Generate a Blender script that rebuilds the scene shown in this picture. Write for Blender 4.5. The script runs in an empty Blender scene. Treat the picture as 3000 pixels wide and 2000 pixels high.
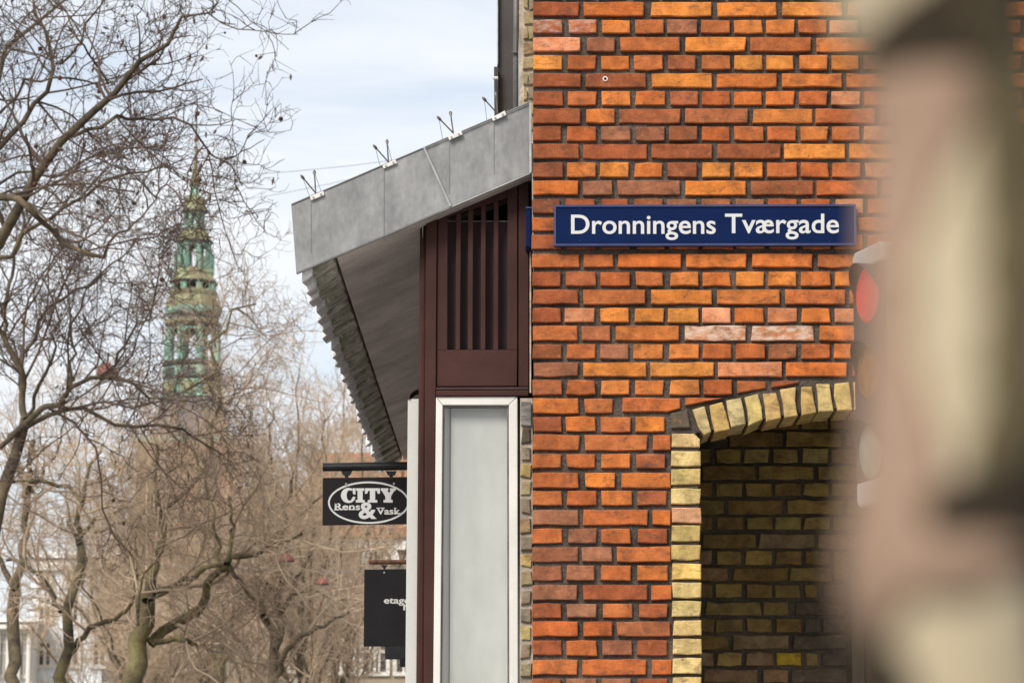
import bpy, bmesh, math, random
import numpy as np
from mathutils import Vector
R = math.radians
SC = bpy.context.scene
COL = SC.collection

# ------------------------------------------------------------------ camera, world, sun, exposure
F = 8900.0                                   # focal length in photograph pixels (3000 px wide)
TILT = math.atan(1525 / F)
EYE = 1.6
cam = bpy.data.cameras.new('camera')
cam.sensor_width = 36.0
cam.lens = F / 3000 * 36
cam.clip_start = 0.05
cam.clip_end = 6000
cam.dof.use_dof = True
cam.dof.focus_distance = 11.38
cam.dof.aperture_fstop = 12.0
co = bpy.data.objects.new('camera', cam)
co.location = (0, 0, EYE)
co.rotation_euler = (R(90) + TILT, 0, 0)
COL.objects.link(co)
SC.camera = co

SUN_EL, SUN_AZ = R(40), R(30)                # behind the camera, to its left
world = bpy.data.worlds.new('World')
SC.world = world
world.use_nodes = True
wn, wl = world.node_tree.nodes, world.node_tree.links
wn.clear()
wout = wn.new('ShaderNodeOutputWorld')
bg = wn.new('ShaderNodeBackground')
sky = wn.new('ShaderNodeTexSky')
sky.sky_type = 'NISHITA'
sky.sun_disc = False
sky.sun_elevation = SUN_EL
sky.sun_rotation = math.pi + SUN_AZ
sky.dust_density = 2.0
tc = wn.new('ShaderNodeTexCoord')
mp = wn.new('ShaderNodeMapping')
mp.inputs['Scale'].default_value = (1.6, 1.6, 7.0)
mp.inputs['Rotation'].default_value = (0, R(8), 0)
no = wn.new('ShaderNodeTexNoise')
no.inputs['Scale'].default_value = 3.2
no.inputs['Detail'].default_value = 7
no.inputs['Roughness'].default_value = 0.55
no.inputs['Distortion'].default_value = 0.4
cr = wn.new('ShaderNodeValToRGB')
cr.color_ramp.elements[0].position = 0.36
cr.color_ramp.elements[0].color = (0.52, 0.52, 0.52, 1)
cr.color_ramp.elements[1].position = 0.62
cr.color_ramp.elements[1].color = (1, 1, 1, 1)
mixc = wn.new('ShaderNodeMixRGB')
mixc.inputs['Color2'].default_value = (5.75, 5.95, 6.2, 1)   # cloud deck
wl.new(tc.outputs['Generated'], mp.inputs['Vector'])
wl.new(mp.outputs['Vector'], no.inputs['Vector'])
wl.new(no.outputs['Fac'], cr.inputs['Fac'])
wl.new(cr.outputs['Color'], mixc.inputs['Fac'])
wl.new(sky.outputs['Color'], mixc.inputs['Color1'])
wl.new(mixc.outputs['Color'], bg.inputs['Color'])
bg.inputs['Strength'].default_value = 0.10
wl.new(bg.outputs['Background'], wout.inputs['Surface'])

sl = bpy.data.lights.new('sun', 'SUN')
sl.energy = 2.2
sl.angle = R(24)
sl.color = (1.0, 0.95, 0.88)
so = bpy.data.objects.new('sun', sl)
so.rotation_euler = (R(90) - SUN_EL, 0, -SUN_AZ)
so.location = (-5, -8, 20)
COL.objects.link(so)

SC.view_settings.view_transform = 'Standard'
SC.view_settings.look = 'None'
SC.view_settings.exposure = 0.75
SC.view_settings.gamma = 1
SC.render.engine = 'CYCLES'
SC.cycles.max_bounces = 6
SC.cycles.transparent_max_bounces = 8
SC.cycles.use_denoising = True

rnd = random.Random(7)

# ------------------------------------------------------------------ helpers
CT, ST = math.cos(TILT), math.sin(TILT)

def P(px, py, Y):
    """point of the place at depth Y that the photograph shows at pixel (px, py)"""
    dx, dy = (px - 1500) / F, (1000 - py) / F
    d = (dx, CT - dy * ST, ST + dy * CT)
    k = Y / d[1]
    return Vector((d[0] * k, Y, EYE + d[2] * k))

WLOC = {}

def props(o, label=None, cat=None, group=None, kind=None):
    if label: o['label'] = label
    if cat: o['category'] = cat
    if group: o['group'] = group
    if kind: o['kind'] = kind
    return o

def thing(name, loc, label, cat, group=None):
    o = bpy.data.objects.new(name, None)
    o.empty_display_size = 0.1
    o.location = loc
    COL.objects.link(o)
    WLOC[o.name] = Vector(loc)
    return props(o, label, cat, group)

def link(name, me, mat, parent=None, origin=None):
    """mesh whose vertices are already relative to origin (world point)"""
    origin = Vector(origin) if origin is not None else Vector((0, 0, 0))
    if mat is not None: me.materials.append(mat)
    o = bpy.data.objects.new(name, me)
    COL.objects.link(o)
    base = Vector((0, 0, 0))
    if parent is not None:
        o.parent = parent
        base = WLOC[parent.name]
    o.location = origin - base
    WLOC[o.name] = origin
    return o

def mesh(name, V, Fc, mat, parent=None, smooth=False, origin=None, fixn=True):
    V = [Vector(v) for v in V]
    if origin is None:
        origin = WLOC[parent.name] if parent is not None else Vector((0, 0, 0))
    origin = Vector(origin)
    me = bpy.data.meshes.new(name)
    me.from_pydata([v - origin for v in V], [], Fc)
    if fixn:
        bm = bmesh.new(); bm.from_mesh(me)
        bmesh.ops.recalc_face_normals(bm, faces=bm.faces)
        bm.to_mesh(me); bm.free()
    if smooth:
        me.polygons.foreach_set('use_smooth', [True] * len(me.polygons))
    return link(name, me, mat, parent, origin)

class MB:
    """collects simple solids into one mesh"""
    def __init__(s): s.V, s.F = [], []
    def add(s, V, Fc):
        n = len(s.V)
        s.V += [Vector(v) for v in V]
        s.F += [tuple(i + n for i in f) for f in Fc]
        return s
    def hexa(s, c):
        return s.add(c, [(0, 1, 2, 3), (4, 7, 6, 5), (0, 4, 5, 1), (1, 5, 6, 2), (2, 6, 7, 3), (3, 7, 4, 0)])
    def box(s, a, b):
        (x0, y0, z0), (x1, y1, z1) = a, b
        return s.hexa([(x0, y0, z0), (x1, y0, z0), (x1, y0, z1), (x0, y0, z1), (x0, y1, z0), (x1, y1, z0), (x1, y1, z1), (x0, y1, z1)])
    def prism(s, pts, off):
        n = len(pts); off = Vector(off)
        V = [Vector(p) for p in pts] + [Vector(p) + off for p in pts]
        return s.add(V, [tuple(range(n)), tuple(range(2 * n - 1, n - 1, -1))] + [(i, (i + 1) % n, n + (i + 1) % n, n + i) for i in range(n)])
    def tube(s, pts, rad, S=8, caps=True):
        pts = [Vector(p) for p in pts]
        if not hasattr(rad, '__len__'): rad = [rad] * len(pts)
        V = []
        for i, p in enumerate(pts):
            t = (pts[min(i + 1, len(pts) - 1)] - pts[max(i - 1, 0)]).normalized()
            a = Vector((0, 0, 1)) if abs(t.z) < 0.9 else Vector((0, 1, 0))
            u = t.cross(a).normalized(); w = t.cross(u)
            for k in range(S):
                an = 2 * math.pi * k / S
                V.append(p + (u * math.cos(an) + w * math.sin(an)) * rad[i])
        Fc = [(i * S + k, i * S + (k + 1) % S, (i + 1) * S + (k + 1) % S, (i + 1) * S + k) for i in range(len(pts) - 1) for k in range(S)]
        if caps: Fc += [tuple(range(S)), tuple(range((len(pts) - 1) * S, len(pts) * S))]
        return s.add(V, Fc)
    def lathe(s, c, prof, S=8, rot=0.0, cap=True):
        c = Vector(c); V = []
        for z, r in prof:
            for k in range(S):
                an = rot + 2 * math.pi * k / S
                V.append(c + Vector((r * math.cos(an), r * math.sin(an), z)))
        n = len(prof)
        Fc = [(i * S + k, i * S + (k + 1) % S, (i + 1) * S + (k + 1) % S, (i + 1) * S + k) for i in range(n - 1) for k in range(S)]
        if cap: Fc += [tuple(range(S)), tuple(range((n - 1) * S, n * S))]
        return s.add(V, Fc)
    def build(s, name, mat, parent=None, smooth=False, bevel=0.0, origin=None):
        o = mesh(name, s.V, s.F, mat, parent, smooth, origin)
        if bevel:
            m = o.modifiers.new('bevel', 'BEVEL'); m.width = bevel; m.segments = 2; m.limit_method = 'ANGLE'
        return o

def pprism(pix, Y, depth):
    """pixel outline at depth Y pushed back by depth"""
    return MB().prism([P(x, y, Y) for x, y in pix], (0, depth, 0))

# ------------------------------------------------------------------ materials
def mat(name, col, rough=0.7, metal=0.0, spec=0.3, var=0.25, scale=6.0, col2=None, scale2=None, bump=0.0, bscale=60.0, stretch=(1, 1, 1), lo=0.38, hi=0.66, detail=6, emit=None, fine=0.0, fscale=120):
    """procedural surface: two tones mixed by noise, a finer value noise and a bump"""
    m = bpy.data.materials.new(name); m.use_nodes = True
    N, L = m.node_tree.nodes, m.node_tree.links
    b = N['Principled BSDF']
    b.inputs['Roughness'].default_value = rough
    b.inputs['Metallic'].default_value = metal
    b.inputs['Specular IOR Level'].default_value = spec
    g = N.new('ShaderNodeNewGeometry')
    mpn = N.new('ShaderNodeMapping'); mpn.inputs['Scale'].default_value = stretch
    L.new(g.outputs['Position'], mpn.inputs['Vector'])
    n1 = N.new('ShaderNodeTexNoise'); n1.inputs['Scale'].default_value = scale; n1.inputs['Detail'].default_value = detail; n1.inputs['Roughness'].default_value = 0.62
    L.new(mpn.outputs['Vector'], n1.inputs['Vector'])
    rp = N.new('ShaderNodeValToRGB')
    rp.color_ramp.elements[0].position = lo; rp.color_ramp.elements[1].position = hi
    c2 = col2 or tuple(c * (1 - var) for c in col)
    rp.color_ramp.elements[0].color = (*c2, 1); rp.color_ramp.elements[1].color = (*col, 1)
    L.new(n1.outputs['Fac'], rp.inputs['Fac'])
    out = rp.outputs['Color']
    if fine:
        n3 = N.new('ShaderNodeTexNoise'); n3.inputs['Scale'].default_value = fscale; n3.inputs['Detail'].default_value = 3
        L.new(mpn.outputs['Vector'], n3.inputs['Vector'])
        mr = N.new('ShaderNodeMapRange'); mr.inputs['From Min'].default_value = 0.3; mr.inputs['From Max'].default_value = 0.7
        mr.inputs['To Min'].default_value = 1 - fine; mr.inputs['To Max'].default_value = 1 + fine
        L.new(n3.outputs['Fac'], mr.inputs['Value'])
        mu = N.new('ShaderNodeMixRGB'); mu.blend_type = 'MULTIPLY'; mu.inputs['Fac'].default_value = 1
        L.new(out, mu.inputs['Color1']); L.new(mr.outputs['Result'], mu.inputs['Color2'])
        out = mu.outputs['Color']
    L.new(out, b.inputs['Base Color'])
    if bump:
        n2 = N.new('ShaderNodeTexNoise'); n2.inputs['Scale'].default_value = bscale; n2.inputs['Detail'].default_value = 5
        L.new(mpn.outputs['Vector'], n2.inputs['Vector'])
        bp = N.new('ShaderNodeBump'); bp.inputs['Strength'].default_value = bump; bp.inputs['Distance'].default_value = 0.01
        L.new(n2.outputs['Fac'], bp.inputs['Height']); L.new(bp.outputs['Normal'], b.inputs['Normal'])
    if emit:
        b.inputs['Emission Color'].default_value = (*emit[0], 1); b.inputs['Emission Strength'].default_value = emit[1]
    return m

def brick_material():
    m = bpy.data.materials.new('fired_brick'); m.use_nodes = True
    N, L = m.node_tree.nodes, m.node_tree.links
    b = N['Principled BSDF']; b.inputs['Roughness'].default_value = 0.85; b.inputs['Specular IOR Level'].default_value = 0.2
    at = N.new('ShaderNodeAttribute'); at.attribute_name = 'bcol'
    g = N.new('ShaderNodeNewGeometry')
    def noise(sc, det=5, stretch=(1, 1, 1), dist=0.0):
        mp_ = N.new('ShaderNodeMapping'); mp_.inputs['Scale'].default_value = stretch
        L.new(g.outputs['Position'], mp_.inputs['Vector'])
        n = N.new('ShaderNodeTexNoise'); n.inputs['Scale'].default_value = sc; n.inputs['Detail'].default_value = det
        n.inputs['Roughness'].default_value = 0.65; n.inputs['Distortion'].default_value = dist
        L.new(mp_.outputs['Vector'], n.inputs['Vector']); return n.outputs['Fac']
    def rng(v, a, b_, c, d):
        r = N.new('ShaderNodeMapRange'); r.inputs[1].default_value = a; r.inputs[2].default_value = b_; r.inputs[3].default_value = c; r.inputs[4].default_value = d
        L.new(v, r.inputs[0]); return r.outputs[0]
    def mix(fac, c1, c2, mode='MIX'):
        x = N.new('ShaderNodeMixRGB'); x.blend_type = mode
        for k, v in (('Fac', fac), ('Color1', c1), ('Color2', c2)):
            if isinstance(v, (int, float)): x.inputs[k].default_value = v if k == 'Fac' else (v, v, v, 1)
            elif isinstance(v, tuple): x.inputs[k].default_value = (*v, 1)
            else: L.new(v, x.inputs[k])
        return x.outputs['Color']
    c = at.outputs['Color']
    c = mix(1.0, c, rng(noise(16, 5), 0.3, 0.7, 0.60, 1.32), 'MULTIPLY')                # cloudy firing
    soot = rng(noise(22, 6, (1, 1, 1.6), 0.6), 0.52, 0.72, 0.0, 0.72)
    c = mix(soot, c, (0.075, 0.045, 0.032))                                               # soot and burnt skin
    lighter = rng(noise(33, 4), 0.58, 0.74, 0.0, 0.28)
    c = mix(lighter, c, (0.60, 0.27, 0.10))
    c = mix(1.0, c, rng(noise(70, 4, (3.0, 1, .45)), 0.3, 0.7, 0.91, 1.09), 'MULTIPLY')          # drag marks
    c = mix(1.0, c, rng(noise(420, 3), 0.3, 0.7, 0.80, 1.18), 'MULTIPLY')                # sand grain
    c = mix(rng(noise(160, 2), 0.70, 0.76, 0, 0.55), c, (0.06, 0.04, 0.03))                # pits
    # lime bloom where the brick carries it (alpha of the attribute)
    eff = N.new('ShaderNodeMath'); eff.operation = 'MULTIPLY'
    inv = N.new('ShaderNodeMath'); inv.operation = 'SUBTRACT'; inv.inputs[0].default_value = 1.0
    L.new(at.outputs['Alpha'], inv.inputs[1]); L.new(inv.outputs[0], eff.inputs[0])
    L.new(rng(noise(26, 5, (1, 1, 2)), 0.42, 0.62, 0, 1), eff.inputs[1])
    c = mix(eff.outputs[0], c, (0.72, 0.66, 0.56))
    c = mix(rng(noise(55, 6, (1, 1, 0.6), 1.2), 0.70, 0.76, 0, 0.25), c, (0.68, 0.55, 0.42))
    L.new(c, b.inputs['Base Color'])
    h = N.new('ShaderNodeMath'); h.operation = 'MULTIPLY_ADD'; h.inputs[1].default_value = 0.45
    L.new(noise(190, 5), h.inputs[0]); L.new(noise(45, 5, (0.7, 1, 1.6), 0.8), h.inputs[2])
    bp = N.new('ShaderNodeBump'); bp.inputs['Strength'].default_value = 0.6; bp.inputs['Distance'].default_value = 0.006
    L.new(h.outputs[0], bp.inputs['Height']); L.new(bp.outputs['Normal'], b.inputs['Normal'])
    return m

M = {}
M['brick'] = brick_material()
M['mortar'] = mat('mortar', (0.115, 0.093, 0.076), 0.95, var=0.62, scale=5, bump=0.7, bscale=110, fine=0.35, fscale=160)
M['old_mortar'] = mat('soot_mortar', (0.10, 0.08, 0.055), 0.95, var=0.5, scale=7, bump=0.6, bscale=110, fine=0.3)
M['zinc'] = mat('zinc', (0.29, 0.288, 0.28), 0.5, metal=0.3, spec=0.4, col2=(0.165, 0.165, 0.163), scale=7, bump=0.10, bscale=30, fine=0.10, fscale=40, lo=0.3, hi=0.7, stretch=(1.5, 1, .8))
M['zinc_edge'] = mat('zinc_edge', (0.50, 0.50, 0.49), 0.45, metal=0.35, var=0.3, scale=14)
M['zinc_lap'] = mat('zinc_lap', (0.40, 0.40, 0.39), 0.5, metal=0.3, var=0.3, scale=12)
M['zinc_crease'] = mat('zinc_crease', (0.24, 0.24, 0.24), 0.5, metal=0.35, var=0.3, scale=7)
M['galv'] = mat('white_plate', (0.72, 0.70, 0.66), 0.5, var=0.2, scale=40)
M['steel_rod'] = mat('steel_rod', (0.17, 0.15, 0.13), 0.5, metal=0.5, var=0.5, scale=30)
M['soffit'] = mat('soffit_board', (0.64, 0.575, 0.525), 0.8, col2=(0.42, 0.375, 0.34), scale=3.2, bump=0.2, bscale=90, fine=0.12, fscale=90)
M['slate_moss'] = mat('mossy_slate', (0.62, 0.585, 0.52), 0.9, col2=(0.21, 0.21, 0.135), scale=11, bump=0.6, bscale=40, fine=0.25, fscale=70)
M['slate_lip'] = mat('slate_lip', (0.82, 0.82, 0.80), 0.7, col2=(0.55, 0.55, 0.54), scale=16, bump=0.3, bscale=60, fine=0.15)
M['brown'] = mat('brown_paint', (0.060, 0.0255, 0.021), 0.6, spec=0.12, var=0.3, scale=4, bump=0.12, bscale=220, fine=0.12, fscale=260)
M['brown_dark'] = mat('brown_paint_inner', (0.055, 0.027, 0.025), 0.65, var=0.35, scale=5, bump=0.1, bscale=220)
M['white_frame'] = mat('white_frame_paint', (0.68, 0.66, 0.61), 0.4, var=0.10, scale=4, fine=0.03, bump=0.04, bscale=60)
M['white_panel'] = mat('white_side_panel', (0.54, 0.525, 0.49), 0.5, var=0.10, scale=3, fine=0.03)
M['blind'] = mat('window_blind', (0.54, 0.54, 0.51), 0.6, col2=(0.37, 0.375, 0.35), scale=1.7, stretch=(1.5, 1, .8))  # broad tone drift painted in for soft reflections and shading on the pane
M['black'] = mat('black_void', (0.012, 0.010, 0.011), 0.8, var=0.3, scale=5)
M['blue'] = mat('blue_enamel', (0.0045, 0.014, 0.062), 0.35, spec=0.06, var=0.15, scale=6, fine=0.05)
M['blue_rim'] = mat('blue_rim', (0.035, 0.047, 0.14), 0.3, spec=0.5, var=0.3, scale=14)
M['letter'] = mat('white_letter', (0.58, 0.575, 0.56), 0.5, var=0.08, scale=12)
M['sign_black'] = mat('black_sign', (0.013, 0.012, 0.013), 0.55, spec=0.15, var=0.3, scale=5, fine=0.15)
M['rust'] = mat('rusty_bar', (0.22, 0.085, 0.035), 0.7, col2=(0.05, 0.025, 0.018), scale=14, bump=0.3)
M['black_metal'] = mat('black_metal', (0.022, 0.022, 0.026), 0.42, metal=0.2, var=0.4, scale=12)
M['dark_metal'] = mat('dark_cladding', (0.075, 0.066, 0.063), 0.7, col2=(0.05, 0.044, 0.042), scale=3, fine=0.1)
M['pipe'] = mat('grey_pipe', (0.20, 0.19, 0.185), 0.5, metal=0.3, var=0.5, scale=6)
M['plaster'] = mat('pale_render', (0.55, 0.47, 0.37), 0.9, col2=(0.25, 0.21, 0.17), scale=12, bump=0.5)
M['old_wood'] = mat('grey_wood', (0.28, 0.26, 0.24), 0.9, var=0.55, scale=16, stretch=(1, 1, 9), bump=0.5)
M['door_edge'] = mat('door_edge_wood', (0.15, 0.105, 0.075), 0.8, var=0.4, scale=8, stretch=(8, 8, 1))
M['door'] = mat('door_wood', (0.16, 0.045, 0.018), 0.4, spec=0.4, col2=(0.07, 0.022, 0.012), scale=6, stretch=(14, 14, 0.8))
M['signal_body'] = mat('signal_housing', (0.045, 0.045, 0.048), 0.45, var=0.3, scale=10)
M['signal_cap'] = mat('signal_cap', (0.42, 0.40, 0.38), 0.5, var=0.15, scale=10)
M['signal_side'] = mat('signal_side', (0.22, 0.235, 0.25), 0.45, var=0.15, scale=6)
M['red_lens'] = mat('red_lens', (0.42, 0.03, 0.035), 0.2, spec=0.6, var=0.3, scale=40, emit=((1.0, 0.06, 0.07), 0.18))
M['amber_lens'] = mat('amber_lens', (0.24, 0.115, 0.025), 0.2, spec=0.6, var=0.5, scale=25)
M['green_lens'] = mat('green_lens', (0.30, 0.38, 0.33), 0.2, spec=0.6, var=0.3, scale=25)
M['bark'] = mat('plane_bark', (0.155, 0.12, 0.073), 0.9, col2=(0.045, 0.035, 0.025), scale=3.5, bump=0.5, bscale=25, fine=0.2, fscale=30)
M['bark_green'] = mat('algae_bark', (0.185, 0.155, 0.07), 0.9, col2=(0.05, 0.04, 0.027), scale=2.2, bump=0.5, bscale=25, fine=0.2, fscale=30)
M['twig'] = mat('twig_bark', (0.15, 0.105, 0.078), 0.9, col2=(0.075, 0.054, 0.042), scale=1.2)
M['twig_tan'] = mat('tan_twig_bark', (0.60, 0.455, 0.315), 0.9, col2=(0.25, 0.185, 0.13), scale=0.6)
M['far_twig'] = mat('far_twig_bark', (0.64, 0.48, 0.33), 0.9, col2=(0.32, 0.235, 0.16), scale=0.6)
M['seed'] = mat('seed_ball', (0.11, 0.055, 0.035), 0.95, var=0.4, scale=60)
M['cream_bark'] = mat('cream_bark', (0.44, 0.37, 0.25), 0.8, col2=(0.35, 0.285, 0.185), scale=20, bump=0.3, bscale=80)
M['pink_bark'] = mat('pink_bark', (0.32, 0.215, 0.15), 0.85, col2=(0.24, 0.16, 0.11), scale=25, bump=0.3, bscale=80)
M['olive_shade_bark'] = mat('olive_shade_bark', (0.115, 0.09, 0.043), 0.85, var=0.3, scale=25, bump=0.3, bscale=80)  # olive bark tone, dark enough to carry the stem's painted shade
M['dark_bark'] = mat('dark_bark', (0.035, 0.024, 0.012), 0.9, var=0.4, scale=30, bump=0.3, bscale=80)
M['copper'] = mat('verdigris', (0.29, 0.50, 0.385), 0.8, col2=(0.12, 0.18, 0.145), scale=0.55, detail=8, fine=0.2, fscale=3, lo=0.34, hi=0.60)
M['copper_ochre'] = mat('ochre_verdigris', (0.30, 0.33, 0.18), 0.8, col2=(0.20, 0.17, 0.10), scale=0.5, detail=8, fine=0.2, fscale=3)
M['copper_dark'] = mat('dark_copper', (0.10, 0.11, 0.10), 0.8, var=0.5, scale=0.6, fine=0.2, fscale=3)
M['slate_far'] = mat('slate_roof', (0.17, 0.165, 0.18), 0.8, var=0.35, scale=0.5)
M['far_brick'] = mat('far_brick', (0.36, 0.19, 0.11), 0.9, col2=(0.24, 0.13, 0.08), scale=0.7, fine=0.2, fscale=6)
M['red_tile'] = mat('red_roof_tile', (0.50, 0.20, 0.085), 0.9, col2=(0.36, 0.14, 0.07), scale=0.9, fine=0.2, fscale=8)
M['blue_render'] = mat('pale_blue_render', (0.78, 0.84, 0.88), 0.9, var=0.12, scale=0.3)
M['white_render'] = mat('white_render', (0.86, 0.84, 0.79), 0.9, var=0.15, scale=0.4)
M['tan_render'] = mat('tan_render', (0.40, 0.32, 0.23), 0.9, var=0.25, scale=0.3)
M['grey_render'] = mat('grey_render', (0.24, 0.235, 0.205), 0.9, var=0.25, scale=0.3)
M['white_trim'] = mat('white_trim', (0.74, 0.71, 0.64), 0.8, var=0.15, scale=1)
M['window_dark'] = mat('dark_window', (0.05, 0.05, 0.06), 0.15, spec=0.6, var=0.3, scale=1)
M['lamp_red'] = mat('lamp_shade_paint', (0.24, 0.075, 0.06), 0.5, var=0.2, scale=5)
M['wire'] = mat('overhead_wire', (0.22, 0.22, 0.23), 0.6, var=0.1)
M['pale_ground'] = mat('bounce_ground', (0.33, 0.315, 0.295), 0.95, var=0.3, scale=1.2, bump=0.4, bscale=90, fine=0.25, fscale=150)  # unseen ground, made pale to bounce light up onto the undersides
M['paving'] = mat('granite_paving', (0.40, 0.38, 0.355), 0.9, var=0.25, scale=1.5, bump=0.3, bscale=60, fine=0.15, fscale=80)

def glass_material():
    m = bpy.data.materials.new('window_glass'); m.use_nodes = True
    N, L = m.node_tree.nodes, m.node_tree.links
    N.clear()
    o = N.new('ShaderNodeOutputMaterial'); mx = N.new('ShaderNodeMixShader')
    tr = N.new('ShaderNodeBsdfTransparent'); tr.inputs['Color'].default_value = (0.97, 0.98, 0.97, 1)
    gl = N.new('ShaderNodeBsdfGlossy'); gl.inputs['Roughness'].default_value = 0.02
    lw = N.new('ShaderNodeLayerWeight'); lw.inputs['Blend'].default_value = 0.5
    pw = N.new('ShaderNodeMath'); pw.operation = 'POWER'; pw.inputs[1].default_value = 5.0
    fr = N.new('ShaderNodeMath'); fr.operation = 'MULTIPLY_ADD'; fr.inputs[1].default_value = 0.92; fr.inputs[2].default_value = 0.08
    L.new(lw.outputs['Facing'], pw.inputs[0]); L.new(pw.outputs[0], fr.inputs[0])
    L.new(fr.outputs[0], mx.inputs[0]); L.new(tr.outputs[0], mx.inputs[1]); L.new(gl.outputs[0], mx.inputs[2]); L.new(mx.outputs[0], o.inputs[0])
    return m
M['glass'] = glass_material()

# ------------------------------------------------------------------ ground
g = MB().add([(-1500, -300, 0), (1500, -300, 0), (1500, 2600, 0), (-1500, 2600, 0)], [(0, 1, 2, 3)]).build('ground', M['pale_ground'])
props(g, kind='structure')
pv = MB().box((-1.6, 8.6, -0.3), (14, 34, 0.13)).build('pavement', M['paving'], bevel=0.012); props(pv, kind='structure')
pv = MB().box((-5, -6, -0.3), (8, 2.4, 0.13)).build('pavement', M['paving'], bevel=0.012); props(pv, kind='structure')

# ------------------------------------------------------------------ brick building on the corner
YW = 11.2                                     # front face of the bricks
BCOL = {'O': (.60, .188, .036), 'A': (.535, .150, .034), 'R': (.425, .112, .032), 'B': (.315, .086, .032), 'D': (.21, .062, .028),
        'P': (.30, .110, .056), 'S': (.66, .235, .105), 'W': (.46, .18, .085), 'L': (.52, .185, .075),
        'Y': (.54, .385, .155), 'y': (.46, .32, .115), 'G': (.55, .40, .185), 'K': (.64, .42, .12), 'H': (.58, .32, .175),
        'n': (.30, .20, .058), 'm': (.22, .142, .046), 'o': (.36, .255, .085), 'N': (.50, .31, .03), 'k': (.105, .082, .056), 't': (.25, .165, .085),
        's': (.33, .26, .15), 'u': (.25, .20, .14), 'v': (.46, .33, .13)}

def brick_geo(poly, y0, depth, code, jit=0.0011, bev=0.0034, step=0.055, white=0.0, seed=None):
    """one hand-made brick: outline (X,Z) with uneven edges, worn arris, front at y0; returns verts, faces"""
    r = rnd
    n = len(poly)
    area = sum(poly[i][0] * poly[(i + 1) % n][1] - poly[(i + 1) % n][0] * poly[i][1] for i in range(n))
    if area < 0: poly = poly[::-1]
    pts = []
    for i in range(n):
        a, b = poly[i], poly[(i + 1) % n]
        L = math.hypot(b[0] - a[0], b[1] - a[1])
        k = max(1, min(5, int(L / step + 0.5)))
        for j in range(k):
            t = j / k
            pts.append([a[0] + (b[0] - a[0]) * t, a[1] + (b[1] - a[1]) * t, j == 0])
    cx = sum(p[0] for p in pts) / len(pts); cz = sum(p[1] for p in pts) / len(pts)
    q = []
    for x, z, corner in pts:
        if corner:                                             # round the corner off a little, sometimes a chip
            k = 0.0022 + (0.004 if r.random() < 0.10 else 0)
            d = math.hypot(cx - x, cz - z)
            x += (cx - x) / d * k; z += (cz - z) / d * k
        elif r.random() < 0.10:
            z += (cz - z) * 0.07
        q.append((x + r.gauss(0, jit), z + r.gauss(0, jit * 0.9)))
    m = len(q)
    def inset(d):
        o = []
        for i in range(m):
            a, b, c = q[i - 1], q[i], q[(i + 1) % m]
            e1 = (b[0] - a[0], b[1] - a[1]); e2 = (c[0] - b[0], c[1] - b[1])
            l1 = math.hypot(*e1) or 1; l2 = math.hypot(*e2) or 1
            nx, nz = -e1[1] / l1 - e2[1] / l2, e1[0] / l1 + e2[0] / l2
            l = math.hypot(nx, nz) or 1
            k = d / max(0.5, l / 2)
            o.append((b[0] + nx / l * k, b[1] + nz / l * k))
        return o
    q = inset(-0.0009)
    tx, tz = r.gauss(0, 0.012), r.gauss(0, 0.02)
    f = lambda x, z, d: (x, y0 + d + (x - cx) * tx + (z - cz) * tz, z)
    ins = inset(bev)
    V = [f(x, z, depth) for x, z in q] + [f(x, z, bev * 0.75 + abs(r.gauss(0, 0.0007))) for x, z in q] + [f(x, z, r.gauss(0, 0.0006)) for x, z in ins]
    Fc = []
    for i in range(m):
        j = (i + 1) % m
        Fc += [(i, j, m + j, m + i), (m + i, m + j, 2 * m + j, 2 * m + i)]
    Fc.append(tuple(range(2 * m, 3 * m)))
    return V, Fc, (cx, y0, cz)

def tint(code, white=0.0):
    c = BCOL[code]
    c = (c[0] * .95, c[1] * 1.0, c[2] * 1.0) if code in 'OARBDPSWL' else c
    k = rnd.uniform(0.88, 1.12); h = rnd.gauss(0, 0.06)
    return (c[0] * k, c[1] * k * (1 + h), c[2] * k * (1 + 1.5 * h), 1 - white)

def put_col(me, cols):
    a = me.attributes.new('bcol', 'FLOAT_COLOR', 'POINT')
    a.data.foreach_set('color', np.asarray(cols, dtype=np.float32).ravel())

def brick(name, poly, y0, depth, code, parent, white=0.0, **kw):
    V, Fc, c = brick_geo(poly, y0 + rnd.gauss(0, 0.0022), depth, code, **kw)
    o = mesh(name, V, Fc, M['brick'], parent, origin=c)
    put_col(o.data, [tint(code, white)] * len(V))
    return o

class Loose:
    """bricks past the counted ones, joined"""
    def __init__(s): s.V, s.F, s.C = [], [], []
    def add(s, poly, y0, depth, code, **kw):
        V, Fc, c = brick_geo(poly, y0 + rnd.gauss(0, 0.0022), depth, code, **kw)
        n = len(s.V); t = tint(code)
        s.V += V; s.F += [tuple(i + n for i in f) for f in Fc]; s.C += [t] * len(V)
    def build(s, name, parent):
        o = mesh(name, s.V, s.F, M['brick'], parent)
        put_col(o.data, s.C); o['kind'] = 'stuff'
        return o

def Z1(x, y): return (1500 + .4677 * x, .4677 * y)
def Z2(x, y): return (1500 + .4677 * x, 560 + .4677 * y)
def Z3(x, y): return (1500 + .574 * x, 1100 + .574 * y)
def Z6(x, y): return (1900 + .2976 * x, 1080 + .2976 * y)
def XZ(p, Y):
    v = P(p[0], p[1], Y); return (v.x, v.z)

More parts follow.
